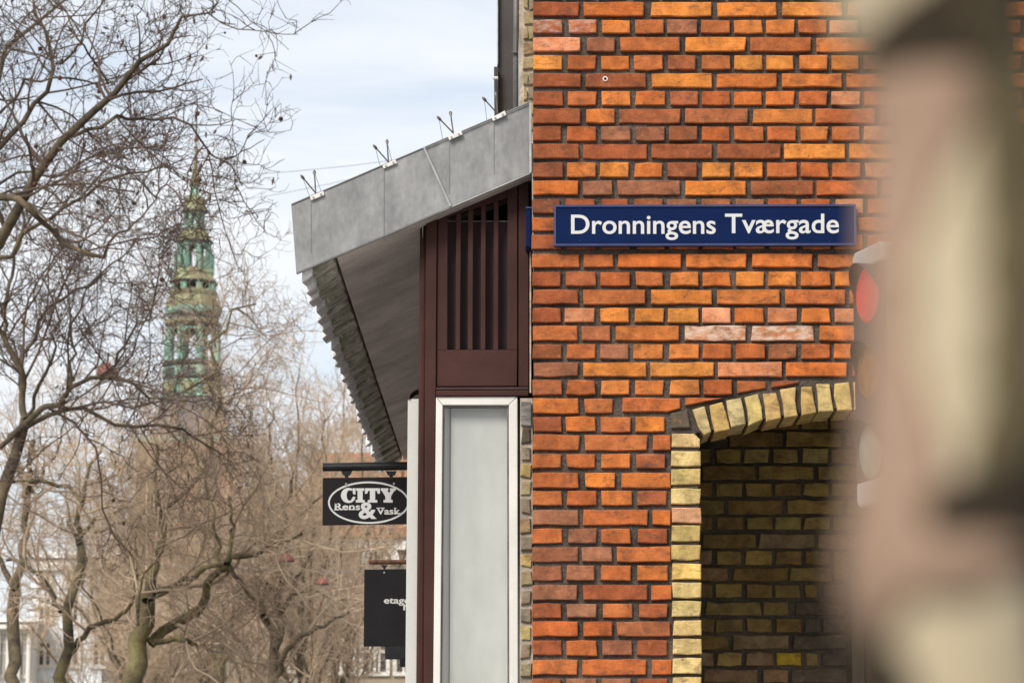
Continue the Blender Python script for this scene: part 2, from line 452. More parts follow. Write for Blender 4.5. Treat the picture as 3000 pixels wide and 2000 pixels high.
# courses read off the photograph: view, top, bottom, then "start-end code"
ROWS = [
 (Z1, 15, 100, '130-422B 450-828A 866-1250O 1280-1662O 1692-2075O 2100-2480A', 410),
 (Z1, 125, 208, '130-316B 355-532R 563-743A 768-948R 972-1160P 1183-1368R 1388-1570A 1590-1772A 1790-1972R 1990-2170L 2195-2375R', 203),
 (Z1, 236, 322, '130-430S 466-645P 677-1053R 1083-1468O 1492-1877R 1903-2290A', 410),
 (Z1, 348, 435, '130-316O 350-530R 556-734A 763-942R 976-1152B 1187-1367R 1392-1570O 1592-1770O 1796-1977A 2000-2175O', 203),
 (Z1, 462, 545, '130-430B 460-840B 876-1254O 1280-1662A 1690-2067A 2095-2480A', 410),
 (Z1, 572, 658, '130-318B 348-530R 558-743A 774-960A 988-1166B 1188-1370R 1390-1568A 1590-1770A 1795-1975R 1998-2185L 2205-2385R', 203),
 (Z1, 682, 770, '130-430B 461-645A 668-1060B 1085-1478B 1505-1882A 1902-2275R 2305-2680B', 410),
 (Z1, 792, 880, '130-308B 343-530R 558-746P 773-960P 982-1163B 1188-1367R 1390-1578R 1598-1780R 1805-1982A 2003-2180R 2205-2385L', 203),
 (Z1, 903, 992, '130-420B 447-847B 872-1257B 1285-1685B 1703-2085O 2112-2490O', 410),
 (Z1, 1018, 1108, '130-320D 343-525A 550-732O 763-943A 972-1162B 1190-1370O 1393-1573O 1598-1787R 1805-1987R 2008-2187R 2210-2390L', 203),
 (Z1, 1132, 1220, '130-416A 443-628P 657-1052P 1085-1467O 1496-1890B 1908-2290R', 410),
 (Z2, 50, 138, '125-305D 335-520B 560-728B 760-945B 970-1163P 1190-1370B 1400-1580P 1603-1787B 1810-1995R 2025-2200L', 203),
 (Z2, 165, 247, '125-425R 455-830B 866-1250R 1283-1665R 1700-2085B 2165-2400R', 410),
 (Z2, 272, 360, '122-310B 340-530B 560-740B 780-960R 985-1168R 1195-1385R 1400-1585R 1610-1785R 1820-1995R 2020-2200A', 203),
 (Z2, 393, 475, '125-424R 450-635R 664-1060A 1090-1468A 1503-1882A 1915-2290R', 410),
 (Z2, 505, 592, '125-305B 335-525B 550-740R 770-952R 988-1168A 1192-1373A 1402-1582O 1605-1783O 1808-1996A 2020-2200O', 203),
 (Z2, 618, 705, '125-415B 446-836R 868-1255O 1283-1677A 1710-2090R 2112-2490R', 410),
 (Z2, 732, 820, '125-305B 330-518L 550-733O 765-952O 978-1168O 1190-1370S 1394-1582A 1602-1788L 1810-1997A 2018-2200L', 203),
 (Z2, 843, 933, '125-415R 434-617B 650-1048A 1082-1465W 1498-1893W 1923-2300A', 410),
 (Z2, 957, 1047, '128-312B 340-525R 550-730P 758-948A 980-1173A 1195-1377R 1402-1587R 1608-1788B 1812-1993R 2015-2200A', 203),
 (Z2, 1072, 1158, '128-420P 445-844O 862-1265O 1292-1692L 1715-2100A 2127-2510B', 410),
 (Z2, 1183, 1272, '128-313B 338-525R 556-736A 768-955A 985-1174A 1198-1378R', 0),
 (Z3, 117, 190, '105-340A 368-517R', 0),
 (Z3, 210, 285, '105-252B 272-425A 452-607R 630-778O', 0),
 (Z3, 302, 380, '105-347R 368-697R 718-810R', 0),
 (Z3, 400, 470, '105-250R 274-425R 455-604A 632-784B', 0),
 (Z3, 495, 570, '103-338R 370-527O 555-810A', 0),
 (Z3, 587, 660, '103-255R 280-432R 455-613A 638-790B', 0),
 (Z3, 685, 760, '105-340P 363-692R 717-812A', 0),
 (Z3, 780, 853, '103-258R 282-433P 455-608R 642-793B', 0),
 (Z3, 873, 947, '103-338P 357-512P 535-810R', 0),
 (Z3, 968, 1043, '103-256P 277-423P 452-608R 638-795A', 0),
 (Z3, 1067, 1143, '103-335P 360-692B 710-815R', 0),
 (Z3, 1163, 1235, '100-252B 278-432P 463-615R 645-795B', 0),
 (Z3, 1255, 1328, '102-338R 362-514R 533-810B', 0),
 (Z3, 1350, 1425, '102-255B 278-434R 460-612P 640-793B', 0),
 (Z3, 1448, 1525, '102-335R 358-687R 712-818R', 0),
 (Z3, 1545, 1620, '102-252B 275-432P 455-607P 640-795B', 0),
]
JAMB = [(295, 365, 'G', 815, 960), (385, 460, 'Y', 812, 962), (477, 553, 'y', 812, 963), (575, 655, 'Y', 812, 964), (672, 750, 'H', 815, 965),
        (765, 845, 'y', 815, 965), (863, 940, 'y', 812, 966), (958, 1038, 'K', 816, 967), (1055, 1132, 'Y', 816, 967), (1150, 1228, 'Y', 817, 968),
        (1247, 1325, 'Y', 818, 968), (1343, 1420, 'Y', 818, 969), (1440, 1520, 'Y', 818, 969), (1537, 1617, 'Y', 818, 970)]
VOUS = [((420, 400), (540, 362), (618, 628), (540, 650), (490, 595)), ((597, 355), (728, 327), (800, 590), (655, 625)), ((768, 308), (905, 283), (968, 550), (822, 590)),
        ((943, 278), (1075, 243), (1137, 515), (992, 552)), ((1117, 240), (1255, 222), (1307, 490), (1163, 520)), ((1303, 200), (1437, 185), (1470, 465), (1335, 487)),
        ((1487, 180), (1610, 167), (1648, 440), (1505, 465)), ((1652, 152), (1785, 145), (1815, 420), (1675, 440)), ((1835, 140), (1975, 130), (2000, 405), (1857, 418)),
        ((2010, 125), (2150, 115), (2165, 395), (2030, 402)), ((2185, 112), (2325, 106), (2335, 383), (2198, 390)), ((2365, 104), (2500, 100), (2508, 376), (2370, 381)),
        ((2540, 99), (2675, 97), (2680, 372), (2543, 375)), ((2710, 96), (2828, 96), (2826, 371), (2712, 371))]
AX = 2769                                     # arch axis in the Z6 view

bb = thing('brick_building', (1.6, YW + 1, 0), 'orange brick corner building with a yellow brick arch over its doorway', 'building')

# mortar bed with the arched opening left out
MD = 0.016                                    # joints lie this far behind the bricks
arc = []
for q in VOUS[:-1]:
    arc += [XZ(Z6(*q[-1 if len(q) == 4 else 3]), YW), XZ(Z6(*q[2]), YW)]
ax = XZ(Z6(AX, 371), YW)[0]
arc = sorted(set(arc))
arcz = [(x, z + 0.012) for x, z in arc]
arc_full = arcz + [(2 * ax - x, z) for x, z in arcz[::-1]]
xl = XZ(Z3(963, 700), YW)[0] - 0.012
xr = 2 * ax - xl
XC = XZ((1558, 1000), YW)[0] + 0.008
XE = 6.5
out = [(XC, 0.0), (XC, 11.0), (XE, 11.0), (XE, 0.0), (xr, 0.0), (xr, arc_full[-1][1])] + arc_full[::-1] + [(xl, arc_full[0][1]), (xl, 0.0)]
wall = MB().prism([(x, YW + MD, z) for x, z in out], (0, 0.24, 0)).build('front_wall', M['mortar'], bb)
wall['label'] = 'orange brick street front with dark recessed joints'

loose = Loose()
nb = 0
prev = None
for zf, t, b, spec, per in ROWS:
    items = spec.split()
    last = 0
    for it in items:
        code = it[-1]; s, e = map(float, it[:-1].split('-'))
        p = [zf(s, b), zf(e, b), zf(e, t), zf(s, t)]
        w = {'W': 0.5, 'S': 0.15, 'L': 0.08}.get(code, 0.0)
        if zf is Z1 and t == 125 and s < 400: w = 0.25
        brick('brick', [XZ(q, YW) for q in p], YW, 0.03, code, wall, white=w); nb += 1
        last = e
    x = last
    while per and x < 4200:
        gap = 26
        s, e = x + gap, x + per
        loose.add([XZ(q, YW) for q in (zf(s, b), zf(e, b), zf(e, t), zf(s, t))], YW, 0.03, rnd.choice('OAARRBP'))
        x = e
for k, (t, b, per) in enumerate([(-96, -12, 203), (-208, -124, 410), (-320, -236, 203), (-430, -347, 410)]):     # courses above the picture
    x = 104
    while x < 4200:
        s, e = x + 26, x + per
        loose.add([XZ(Z1(q, r_), YW) for q, r_ in ((s, b), (e, b), (e, t), (s, t))], YW, 0.03, rnd.choice('OAARRBP')); x = e
for k in range(5):                                                                                                 # courses below the picture
    t = 1640 + 95.5 * k; b = t + 76
    for s, e in ([(102, 335), (358, 687), (712, 818)] if k % 2 == 0 else [(102, 252), (275, 432), (455, 607), (640, 795)]):
        loose.add([XZ(Z3(q, r_), YW) for q, r_ in ((s, b), (e, b), (e, t), (s, t))], YW, 0.03, rnd.choice('RBP'))
    loose.add([XZ(Z3(q, r_), YW) for q, r_ in ((818, b), (970, b), (970, t), (818, t))], YW - 0.002, 0.03, 'Y')
# bricks cut to the arch
for poly, c in [(((868, 115), (1155, 118), (1155, 190), (870, 238)), 'R'), (((1205, 122), (1480, 122), (1478, 136), (1205, 188)), 'B'),
                (((358, 287), (735, 292), (560, 325), (360, 354)), 'R'), (((-260, 285), (310, 285), (318, 385), (190, 418), (-260, 418)), 'R')]:
    brick('brick', [XZ(Z6(*q), YW) for q in poly], YW, 0.03, c, wall)
brick('springer_block', [XZ(Z6(*q), YW) for q in ((220, 440), (380, 402), (412, 580), (222, 585))], YW, 0.03, 'k', wall)
loose.build('further_bricks', wall)

arch = MB()
for i in range(len(arc_full) - 1):            # mortar core of the arch ring
    (xa, za), (xb, zb) = arc_full[i], arc_full[i + 1]
    arch.hexa([(xa, YW + 0.014, za + .002), (xb, YW + 0.014, zb + .002), (xb, YW + 0.014, zb + 0.06), (xa, YW + 0.014, za + 0.06),
               (xa, YW + 0.262, za + .002), (xb, YW + 0.262, zb + .002), (xb, YW + 0.262, zb + 0.06), (xa, YW + 0.262, za + 0.06)])
arch_o = arch.build('arch', M['mortar'], bb)
arch_o['label'] = 'flat arch of upright yellow bricks over the doorway'
def mirror(q): return tuple((2 * AX - x, y) for x, y in q)
for q in VOUS + [mirror(q) for q in VOUS[:-1]]:
    brick('arch_brick', [XZ(Z6(*c), YW) for c in q], YW - 0.003, 0.255, rnd.choice('YyyGY'), arch_o, jit=0.0022)

jamb = MB().box((XZ(Z3(822, 700), YW)[0], YW + 0.012, 0), (xl + 0.004, YW + 0.26, arc_full[0][1] - 0.012)).build('doorway_jamb', M['mortar'], bb)
for t, b, c, s, e in JAMB:
    p = [Z3(s, b), Z3(e, b), Z3(e, t), Z3(s, t)]
    if t == 295: p = [Z3(s, b), Z3(e, b), Z3(e, 325), Z3(930, t), Z3(s, t)]
    brick('jamb_brick', [XZ(q, YW) for q in p], YW - 0.003, 0.22, c, jamb)
# right jamb, outside the picture
MB().box((xr, YW + 0.25, 0), (xr + 0.3, YW + 1.1, 3.9)).build('doorway_reveal', M['old_mortar'], bb)
MB().box((xl - 0.3, YW + 0.265, 0), (xl - 0.005, YW + 1.1, 3.9)).build('doorway_reveal', M['old_mortar'], bb)

# recess behind the arch: back wall of sooty yellow brick, vault, door
YN = YW + 1.10
x0n, x1n = xl - 0.3, xr + 0.3
niche = MB().box((x0n, YN + 0.010, 0), (x1n, YN + 0.2, 4.0)).build('recess_wall', M['old_mortar'], bb)
vault = MB()
for i in range(len(arc_full) - 1):
    (xa, za), (xb, zb) = arc_full[i], arc_full[i + 1]
    vault.hexa([(xa, YW + 0.27, za + 0.29), (xb, YW + 0.27, zb + 0.29), (xb, YW + 0.27, zb + 0.45), (xa, YW + 0.27, za + 0.45),
                (xa, YN + 0.005, za + 0.29), (xb, YN + 0.005, zb + 0.29), (xb, YN + 0.005, zb + 0.45), (xa, YN + 0.005, za + 0.45)])
vault.build('recess_vault', M['old_mortar'], bb)
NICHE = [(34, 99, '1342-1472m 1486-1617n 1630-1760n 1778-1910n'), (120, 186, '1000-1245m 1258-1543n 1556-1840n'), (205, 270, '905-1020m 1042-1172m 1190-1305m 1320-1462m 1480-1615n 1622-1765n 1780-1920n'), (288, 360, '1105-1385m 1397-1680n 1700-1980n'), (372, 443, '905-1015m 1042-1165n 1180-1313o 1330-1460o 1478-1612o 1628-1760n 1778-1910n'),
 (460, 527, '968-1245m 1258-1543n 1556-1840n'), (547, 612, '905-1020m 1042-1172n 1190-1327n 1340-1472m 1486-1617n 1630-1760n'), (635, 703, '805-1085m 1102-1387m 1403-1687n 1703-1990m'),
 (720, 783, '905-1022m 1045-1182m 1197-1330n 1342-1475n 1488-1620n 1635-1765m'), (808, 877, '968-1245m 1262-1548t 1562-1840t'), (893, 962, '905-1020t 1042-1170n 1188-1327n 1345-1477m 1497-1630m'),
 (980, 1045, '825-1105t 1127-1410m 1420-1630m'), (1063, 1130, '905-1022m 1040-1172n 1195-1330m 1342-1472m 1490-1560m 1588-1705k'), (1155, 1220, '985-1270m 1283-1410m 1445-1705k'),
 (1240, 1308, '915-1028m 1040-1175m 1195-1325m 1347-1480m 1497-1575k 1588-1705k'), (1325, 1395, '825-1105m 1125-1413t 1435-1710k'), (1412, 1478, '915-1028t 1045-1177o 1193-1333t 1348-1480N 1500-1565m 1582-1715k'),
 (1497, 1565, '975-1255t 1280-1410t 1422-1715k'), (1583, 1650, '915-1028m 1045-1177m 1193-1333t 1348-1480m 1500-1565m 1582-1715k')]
for t, b, spec in NICHE:
    for it in spec.split():
        s, e = map(float, it[:-1].split('-'))
        brick('recess_brick', [XZ(Z3(x, y), YN) for x, y in ((s, b), (e, b), (e, t), (s, t))], YN, 0.03, it[-1], niche, jit=0.0022)
brick('recess_brick', [XZ(Z3(x, y), YN) for x, y in ((1645, 1035), (1715, 1035), (1715, 897), (1645, 897))], YN, 0.03, 'm', niche)
dz = P(2500, 1697, YN).z
dx0 = P(2489, 1800, YN).x
frame = MB().box((dx0, YN - 0.06, 0.15), (dx0 + 0.05, YN + 0.005, dz)).box((dx0 + 0.05, YN - 0.06, dz - 0.05), (dx0 + 1.0, YN + 0.005, dz))
frame.build('door_frame', M['door_edge'], bb, bevel=0.004)
dr = MB().box((dx0 + 0.052, YN - 0.04, 0.15), (dx0 + 0.95, YN + 0.004, dz - 0.055)).build('door', M['door'], bb, bevel=0.004)
dr['label'] = 'red brown varnished door in the arched recess'
for k in range(3):
    MB().box((dx0 + 0.09 + 0.022 * k, YN - 0.052, 0.2), (dx0 + 0.10 + 0.022 * k, YN - 0.0405, dz - 0.08)).build('door_moulding', M['door'], dr, bevel=0.003)
MB().box((dx0 + 0.19, YN - 0.046, 1.3), (dx0 + 0.85, YN - 0.0405, P(2600, 1900, YN).z)).build('door_pane', M['window_dark'], dr)
MB().box((dx0 + 0.22, YN - 0.056, 1.3), (dx0 + 0.232, YN - 0.0465, P(2600, 1900, YN).z)).box((dx0 + 0.19, YN - 0.056, P(2600, 1950, YN).z), (dx0 + 0.219, YN - 0.0465, P(2600, 1945, YN).z)).build('glazing_bar', M['white_trim'], dr)

# return wall along the side street: short lit returns of yellow brick and the bay that sticks out above the roof
YS = 11.33
strip = MB().prism([P(1524, 1166, YS + .012), P(1560, 1166, YS + .012), P(1562, 2180, YS + .012), P(1522, 2180, YS + .012)], (0, 0.2, 0)).build('side_wall', M['plaster'], bb)
def Z7(x, y): return (1150 + .638 * x, 1000 + .638 * y)
SB = [(395, 465, 'k'), (480, 545, 'u'), (560, 620, 'v'), (640, 700, 's'), (718, 790, 'u'), (808, 875, 's'), (893, 955, 'u'), (975, 1035, 'v'), (1055, 1120, 's'), (1140, 1205, 'u'),
      (1225, 1290, 'u'), (1305, 1370, 'v'), (1390, 1455, 'u'), (1475, 1540, 's'), (1560, 1625, 'u')]
for t, b, c in SB:
    j = rnd.uniform(-4, 4)
    brick('side_brick', [XZ(Z7(x, y), YS) for x, y in ((588, b), (637 + j, b), (637 + j, t), (590, t))], YS, 0.04, c, strip, jit=0.003)
pprism([Z7(590, 275), Z7(637, 278), Z7(637, 388), Z7(590, 386)], YS, 0.06).build('wood_block', M['old_wood'], strip, bevel=0.003)
YU = 13.2
pier = MB().prism([P(1521, -300, YU + .015), P(1575, -300, YU + .015), P(1575, 420, YU + .015), P(1521, 420, YU + .015)], (0, 0.6, 0)).build('side_pier', M['plaster'], bb)
for k in range(11):
    t = -100 + 44.6 * k
    split = rnd.choice([0, 0, 1])
    xs = [(1533, 1570)] if not split else [(1533, 1547), (1550, 1570)]
    for a, b in xs:
        brick('pier_brick', [XZ(q, YU) for q in ((a, t + 36), (b, t + 36), (b, t), (a, t))], YU, 0.04, rnd.choice('ssuuv'), pier, jit=0.003)
bay = pprism([(1459, -400), (1505, -400), (1505, 420), (1459, 420)], 14.6, 0.5).build('side_bay', M['dark_metal'], bb)
bay['label'] = 'dark grey clad bay jutting from the side wall above the roof'
pprism([(1456, -400), (1459, -400), (1459, 190), (1456, 190)], 14.57, 0.05).build('edge_flashing', M['zinc_edge'], bay)
pprism([(1447, 196), (1459, 196), (1459, 420), (1449, 420)], 14.55, 0.10).build('lower_flashing', M['dark_metal'], bay)
MB().tube([P(1444, 229, 14.5), P(1459, 229, 14.5)], 0.008).build('pin', M['galv'], bay)
MB().tube([P(1512, -420, 13.6), P(1512, 90, 13.6), P(1511, 160, 13.6), P(1511, 420, 13.6)], 0.013, 10).build('downpipe', M['pipe'], bb, smooth=True)
MB().tube([P(1499, 154, 13.58), P(1514, 154, 13.58)], 0.007).build('pipe_clamp', M['pipe'], bb)
MB().box((XC + 0.02, YW + 0.27, 0), (XC + 0.25, 34, 3.5)).box((XC + 0.1, YW + 0.27, 3.5), (XC + 0.35, 34, 11)).box((XC + 0.35, 33, 3.6), (XE, 33.2, 11)).box((XE - 0.2, YW + 0.27, 3.6), (XE, 33, 11)).build('house_core', M['plaster'], bb)
MB().prism([(XC, YW + 0.02, 11.003), (XE, YW + 0.02, 11.003), (XE, YW + 3.5, 14), (XC, YW + 3.5, 14)], (0, 0, 0.1)).prism([(XC, 33, 11.003), (XE, 33, 11.003), (XE, YW + 3.52, 14), (XC, YW + 3.52, 14)], (0, 0, 0.1)).build('roof', M['red_tile'], bb)
# drill plug and small fixings in the bricks
pt = P(1773, 231, YW - 0.004)
MB().tube([pt, pt + Vector((0, 0.02, 0))], 0.010, 10).build('wall_plug', M['galv'], wall)
MB().tube([pt + Vector((0, -0.0012, 0)), pt + Vector((0, 0.01, 0))], 0.0055, 10).build('plug_hole', M['black'], wall)

# ------------------------------------------------------------------ lettering
def text_mesh(body, bold=0.0):
    cu = bpy.data.curves.new('lettering', 'FONT')
    cu.body = body; cu.offset = bold; cu.extrude = 0.0; cu.resolution_u = 5
    ob = bpy.data.objects.new('lettering', cu); COL.objects.link(ob)
    bpy.context.view_layer.update()
    dg = bpy.context.evaluated_depsgraph_get()
    me = bpy.data.meshes.new_from_object(ob.evaluated_get(dg))
    V = [v.co.copy() for v in me.vertices]; Fc = [tuple(p.vertices) for p in me.polygons]
    bpy.data.objects.remove(ob); bpy.data.curves.remove(cu); bpy.data.meshes.remove(me)
    return V, Fc

def lettering(name, body, x0, x1, ytop, ybase, Y, parent, mt, bold=0.02, cap=None, thick=0.0015):
    """letters between pixel x0 and x1, capital top at ytop, baseline at ybase"""
    V, Fc = text_mesh(body, bold)
    a, b = min(v.x for v in V), max(v.x for v in V)
    ch = cap if cap else max(v.y for v in text_mesh(body[0] if body[0] != ' ' else body[1], bold)[0])
    W = []
    for v in V:
        px = x0 + (v.x - a) / (b - a) * (x1 - x0)
        py = ybase - v.y / ch * (ybase - ytop)
        W.append(P(px, py, Y))
    n = len(W)
    # walls of the letters so that they stand proud of the plate
    from collections import Counter
    ec = Counter(); dirn = {}
    for f in Fc:
        for i in range(len(f)):
            e = (f[i], f[(i + 1) % len(f)]); ec[tuple(sorted(e))] += 1; dirn[tuple(sorted(e))] = e
    Fb = list(Fc)
    W2 = W + [w + Vector((0, thick, 0)) for w in W]
    for k, c in ec.items():
        if c == 1:
            i, j = dirn[k]; Fb.append((i, j, n + j, n + i))
    return mesh(name, W2, Fb, mt, parent)

# ------------------------------------------------------------------ street name signs
YB = YW - 0.034
sg = thing('street_name_sign', P(2065, 718, YB), 'long blue street name plate with white letters on the orange brick wall', 'street sign')
c = [(1623, 600), (2508, 598), (2509, 718), (1623, 720)]
pprism([(1629, 606), (2502, 604), (2503, 712), (1629, 714)], YB + 0.005, 0.020).build('plate', M['blue'], sg)
rim = MB()
for a, b, e, f in [((1623, 600), (2508, 598), (2502, 604), (1629, 606)), ((2508, 598), (2509, 718), (2503, 712), (2502, 604)), ((2509, 718), (1623, 720), (1629, 714), (2503, 712)), ((1623, 720), (1623, 600), (1629, 606), (1629, 714))]:
    rim.prism([P(*q, YB) for q in (a, b, e, f)], (0, 0.027, 0))
rim.build('rim', M['blue_rim'], sg)
lettering('lettering', 'Dronningens', 1673, 2097, 629, 684, YB + 0.0035, sg, M['letter'], 0.012)
lettering('lettering', 'Tværgade', 2124, 2458, 626, 682, YB + 0.0035, sg, M['letter'], 0.012)
for x in (1700, 2430):
    for y in (612, 706):
        MB().tube([P(x, y, YB + 0.0035), P(x, y, YB + 0.006)], 0.0022, 8).build('rivet', M['blue_rim'], sg)
MB().box((P(1640, 650, YB).x, YB + 0.026, P(1640, 700, YB).z), (P(1700, 650, YB).x, YW + 0.013, P(1640, 620, YB).z)).box((P(2420, 650, YB).x, YB + 0.026, P(1640, 700, YB).z), (P(2480, 650, YB).x, YW + 0.013, P(1640, 620, YB).z)).build('bracket', M['black_metal'], sg)
s2 = thing('street_name_sign', P(1548, 726, 11.4), 'blue street sign seen edge on, fixed round the corner beside the brown shopfront', 'street sign')
pprism([(1541, 608), (1556, 610), (1556, 726), (1540, 722)], 11.27, 0.85).build('plate', M['blue'], s2, bevel=0.003)
pprism([(1540, 606), (1557, 606), (1557, 610), (1540, 610)], 11.265, 0.86).build('rim', M['blue_rim'], s2)

# ------------------------------------------------------------------ zinc edged canopy roof along the side street
YF = 11.26
DV = Vector(((1572 - 1500) / F, 1.0, 0.0))                # direction of the side street
def back(p, Y):                                            # slide a point along the street to depth Y
    return p + DV * (Y - p.y)
can = thing('canopy_roof', P(1210, 800, YF) - Vector((0, 0, 0)), 'grey zinc faced lean-to canopy with mossy slate eaves beside the brick corner', 'canopy')
TL, TR, BR, BL = (853, 598), (1557, 297), (1557, 505), (868, 800)
def lerp(a, b, t): return (a[0] + (b[0] - a[0]) * t, a[1] + (b[1] - a[1]) * t)
seam_t, seam_b = (1245, 430), (1322, 605)
ts = (1245 - 853) / (1557 - 853); tb = (1322 - 868) / (1557 - 868)
A1, B1 = lerp(TL, TR, ts), lerp(BL, BR, tb)
pprism([TL, A1, B1, BL], YF, 0.035).build('fascia_sheet', M['zinc'], can, bevel=0.002)
pprism([(A1[0] - 6, A1[1] + 2.6), TR, BR, (B1[0] - 6, B1[1] + 2.6)], YF + 0.006, 0.03).build('fascia_sheet', M['zinc'], can, bevel=0.002)
pprism([(A1[0] - 6, A1[1] + 3), (A1[0] + 0, A1[1]), (B1[0] + 1, B1[1] - 3), (B1[0] - 5, B1[1] + 1)], YF - 0.005, 0.0045).build('lap_seam', M['zinc_lap'], can, bevel=0.002)
for x in (911, 1125, 1316, 1447):
    t = (x - 853) / (1557 - 853); tb_ = (x - 868) / (1557 - 868)
    a, b = lerp(TL, TR, t), lerp(BL, BR, max(tb_, 0.02))
    if x != 1125: b = lerp(a, b, 0.82)
    pprism([(a[0] - .9, a[1] + 6), (a[0] + .9, a[1] + 6), (b[0] + .9, b[1] - 4), (b[0] - .9, b[1] - 4)], YF - 0.0022 if x < 1245 else YF + 0.0038, 0.002).build('crease', M['zinc_crease'], can)
# drip edges
MB().tube([P(853, 599, YF - .002), P(1557, 298, YF - .002)], 0.0028, 6).build('top_edge', M['zinc_crease'], can)
pprism([(1550, 302), (1557, 299), (1557, 505), (1551, 507)], YF - 0.004, 0.004).build('end_fold', M['zinc_edge'], can)
MB().tube([P(868, 801, YF + .004), P(1557, 507, YF + .004)], 0.0028, 6).build('bottom_edge', M['zinc_lap'], can)
YEND = 17.2
f0, f1 = YF + 0.036, YEND
tl, tr, br, bl = [P(*q, YF) for q in (TL, TR, BR, BL)]
d_thin = Vector((0, 0, 0))
# roof deck: slab under the slates
def quad_ext(pts, ya, yb):
    return MB().hexa([back(p, ya) for p in pts] + [back(p, yb) for p in pts])
up = Vector((0, 0, 0.05))
sof_in, sof_out = P(1250, 636, YF), P(985, 750, YF)
quad_ext([tl + Vector((.13, 0, .035)), tr + Vector((0, 0, -.02)), br + Vector((0, 0, .03)), bl + Vector((.10, 0, .085))], f0, YEND).build('roof_deck', M['soffit'], can)
quad_ext([tl + Vector((.13, 0, .052)), tr, tr + Vector((0, 0, -.018)), tl + Vector((.13, 0, .036))], f0, YEND).build('roof_sheet', M['zinc'], can)
# soffit boards with open joints
fl = sof_in - sof_out
joints = [f0, 11.62, 12.95, 13.95, 15.1, 16.2, YEND]
for a, b in zip(joints[:-1], joints[1:]):
    o_ = sof_out; i_ = P(1557, 507, YF)
    quad_ext([o_, i_, i_ + Vector((0, 0, .022)), o_ + Vector((0, 0, .022))], a + 0.006, b - 0.006).build('soffit_board', M['soffit'], can, bevel=0.003)
# slates at the eave, each lapping the next
nsl = 27
wd = (YEND - f0 - 0.02) / nsl
for k in range(nsl):
    ya = f0 + 0.012 + wd * k; yb = ya + wd + 0.02
    j = rnd.gauss(0, 0.006); tipz = 0.026 + rnd.gauss(0, 0.004)
    e_out = bl + Vector((0.018 + j, 0, 0.0)); e_in = sof_out + Vector((-0.012, 0, 0.010))
    n0, n1 = back(e_out, ya) + Vector((0, 0, -tipz)), back(e_in, ya) + Vector((0, 0, -tipz * .6))
    m0, m1 = back(e_out, yb), back(e_in, yb)
    th = Vector((0, 0, 0.030))
    mid_n, mid_m = n0.lerp(n1, 0.34), m0.lerp(m1, 0.34)
    s_ = MB().hexa([mid_n, n1, n1 + th, mid_n + th, mid_m, m1, m1 + th, mid_m + th]).build('eave_slate', M['slate_moss'], can, bevel=0.003)
    lip = MB().hexa([n0 + Vector((0, -.012, -.003)), mid_n + Vector((-.001, -.004, 0.001)), mid_n + th + Vector((-.001, -.004, .012)), n0 + th + Vector((0, -.012, .012)),
                     m0, mid_m + Vector((-.001, 0, 0)), mid_m + th + Vector((-.001, 0, 0)), m0 + th]).build('slate_lip', M['slate_lip'], s_, bevel=0.004)

# bird wire brackets on the zinc edge
BW = [('leftmost bird wire bracket, at the low outer end of the zinc edge', [(907, 576), (947, 559), (950, 571), (912, 587)], (925, 566), (886, 519), (921, 505)),
      ('second bird wire bracket from the low end of the zinc edge', [(1120, 485), (1159, 467), (1163, 478), (1124, 494)], (1138, 475), (1099, 431), (1134, 415)),
      ('third bird wire bracket from the low end of the zinc edge', [(1312, 400), (1351, 383), (1355, 394), (1316, 411)], (1328, 390), (1286, 347), (1320, 332)),
      ('bird wire bracket highest up the zinc edge, before the dark bay', [(1440, 345), (1479, 324), (1483, 337), (1445, 355)], (1458, 334), (1419, 291), (1453, 274))]
for lab, pl, base, t1, t2 in BW:
    o = thing('bird_wire_bracket', P(*base, YF - 0.012), lab, 'bracket', 'bird wire brackets along the zinc edge')
    pprism(pl, YF - 0.012, 0.006).build('plate', M['galv'], o, bevel=0.001)
    for u in (0.22, 0.78):
        q = lerp(lerp(pl[0], pl[1], u), lerp(pl[3], pl[2], u), 0.55)
        MB().tube([P(*q, YF - 0.016), P(*q, YF - 0.0125)], 0.0042, 10).build('screw', M['zinc_edge'], o)
    for tip, dy in ((t1, -0.02), (t2, 0.06)):
        rod = MB().tube([P(*base, YF - 0.008), P(*tip, YF + dy)], 0.0028, 8).build('rod', M['steel_rod'], o)
        e = P(*tip, YF + dy); u_ = (e - P(*base, YF)).normalized()
        MB().tube([e - u_ * 0.012, e - u_ * .004, e + u_ * .004, e + u_ * 0.012], [0.0035, 0.006, 0.006, 0.0015], 8).build('rod_cap', M['steel_rod'], rod)
        MB().tube([e, Vector((e.x + 0.015, e.y + 0.7, e.z - 0.012))], 0.0009, 4).build('wire', M['steel_rod'], rod)

# ------------------------------------------------------------------ brown timber shopfront with the white window
YP = 11.36
sf = thing('timber_shopfront', P(1390, 2500, YP).xy.to_3d(), 'brown painted timber shopfront bay with slatted vent and tall white framed window', 'shopfront')
pprism([(1248, 560), (1281, 560), (1270, 2250), (1240, 2250)], YP, 0.10).build('post', M['brown'], sf, bevel=0.004)
pprism([(1231, 560), (1249.5, 560), (1241.5, 2250), (1217, 2250)], YP + 0.03, 0.22).build('post_side', M['brown'], sf, bevel=0.008)
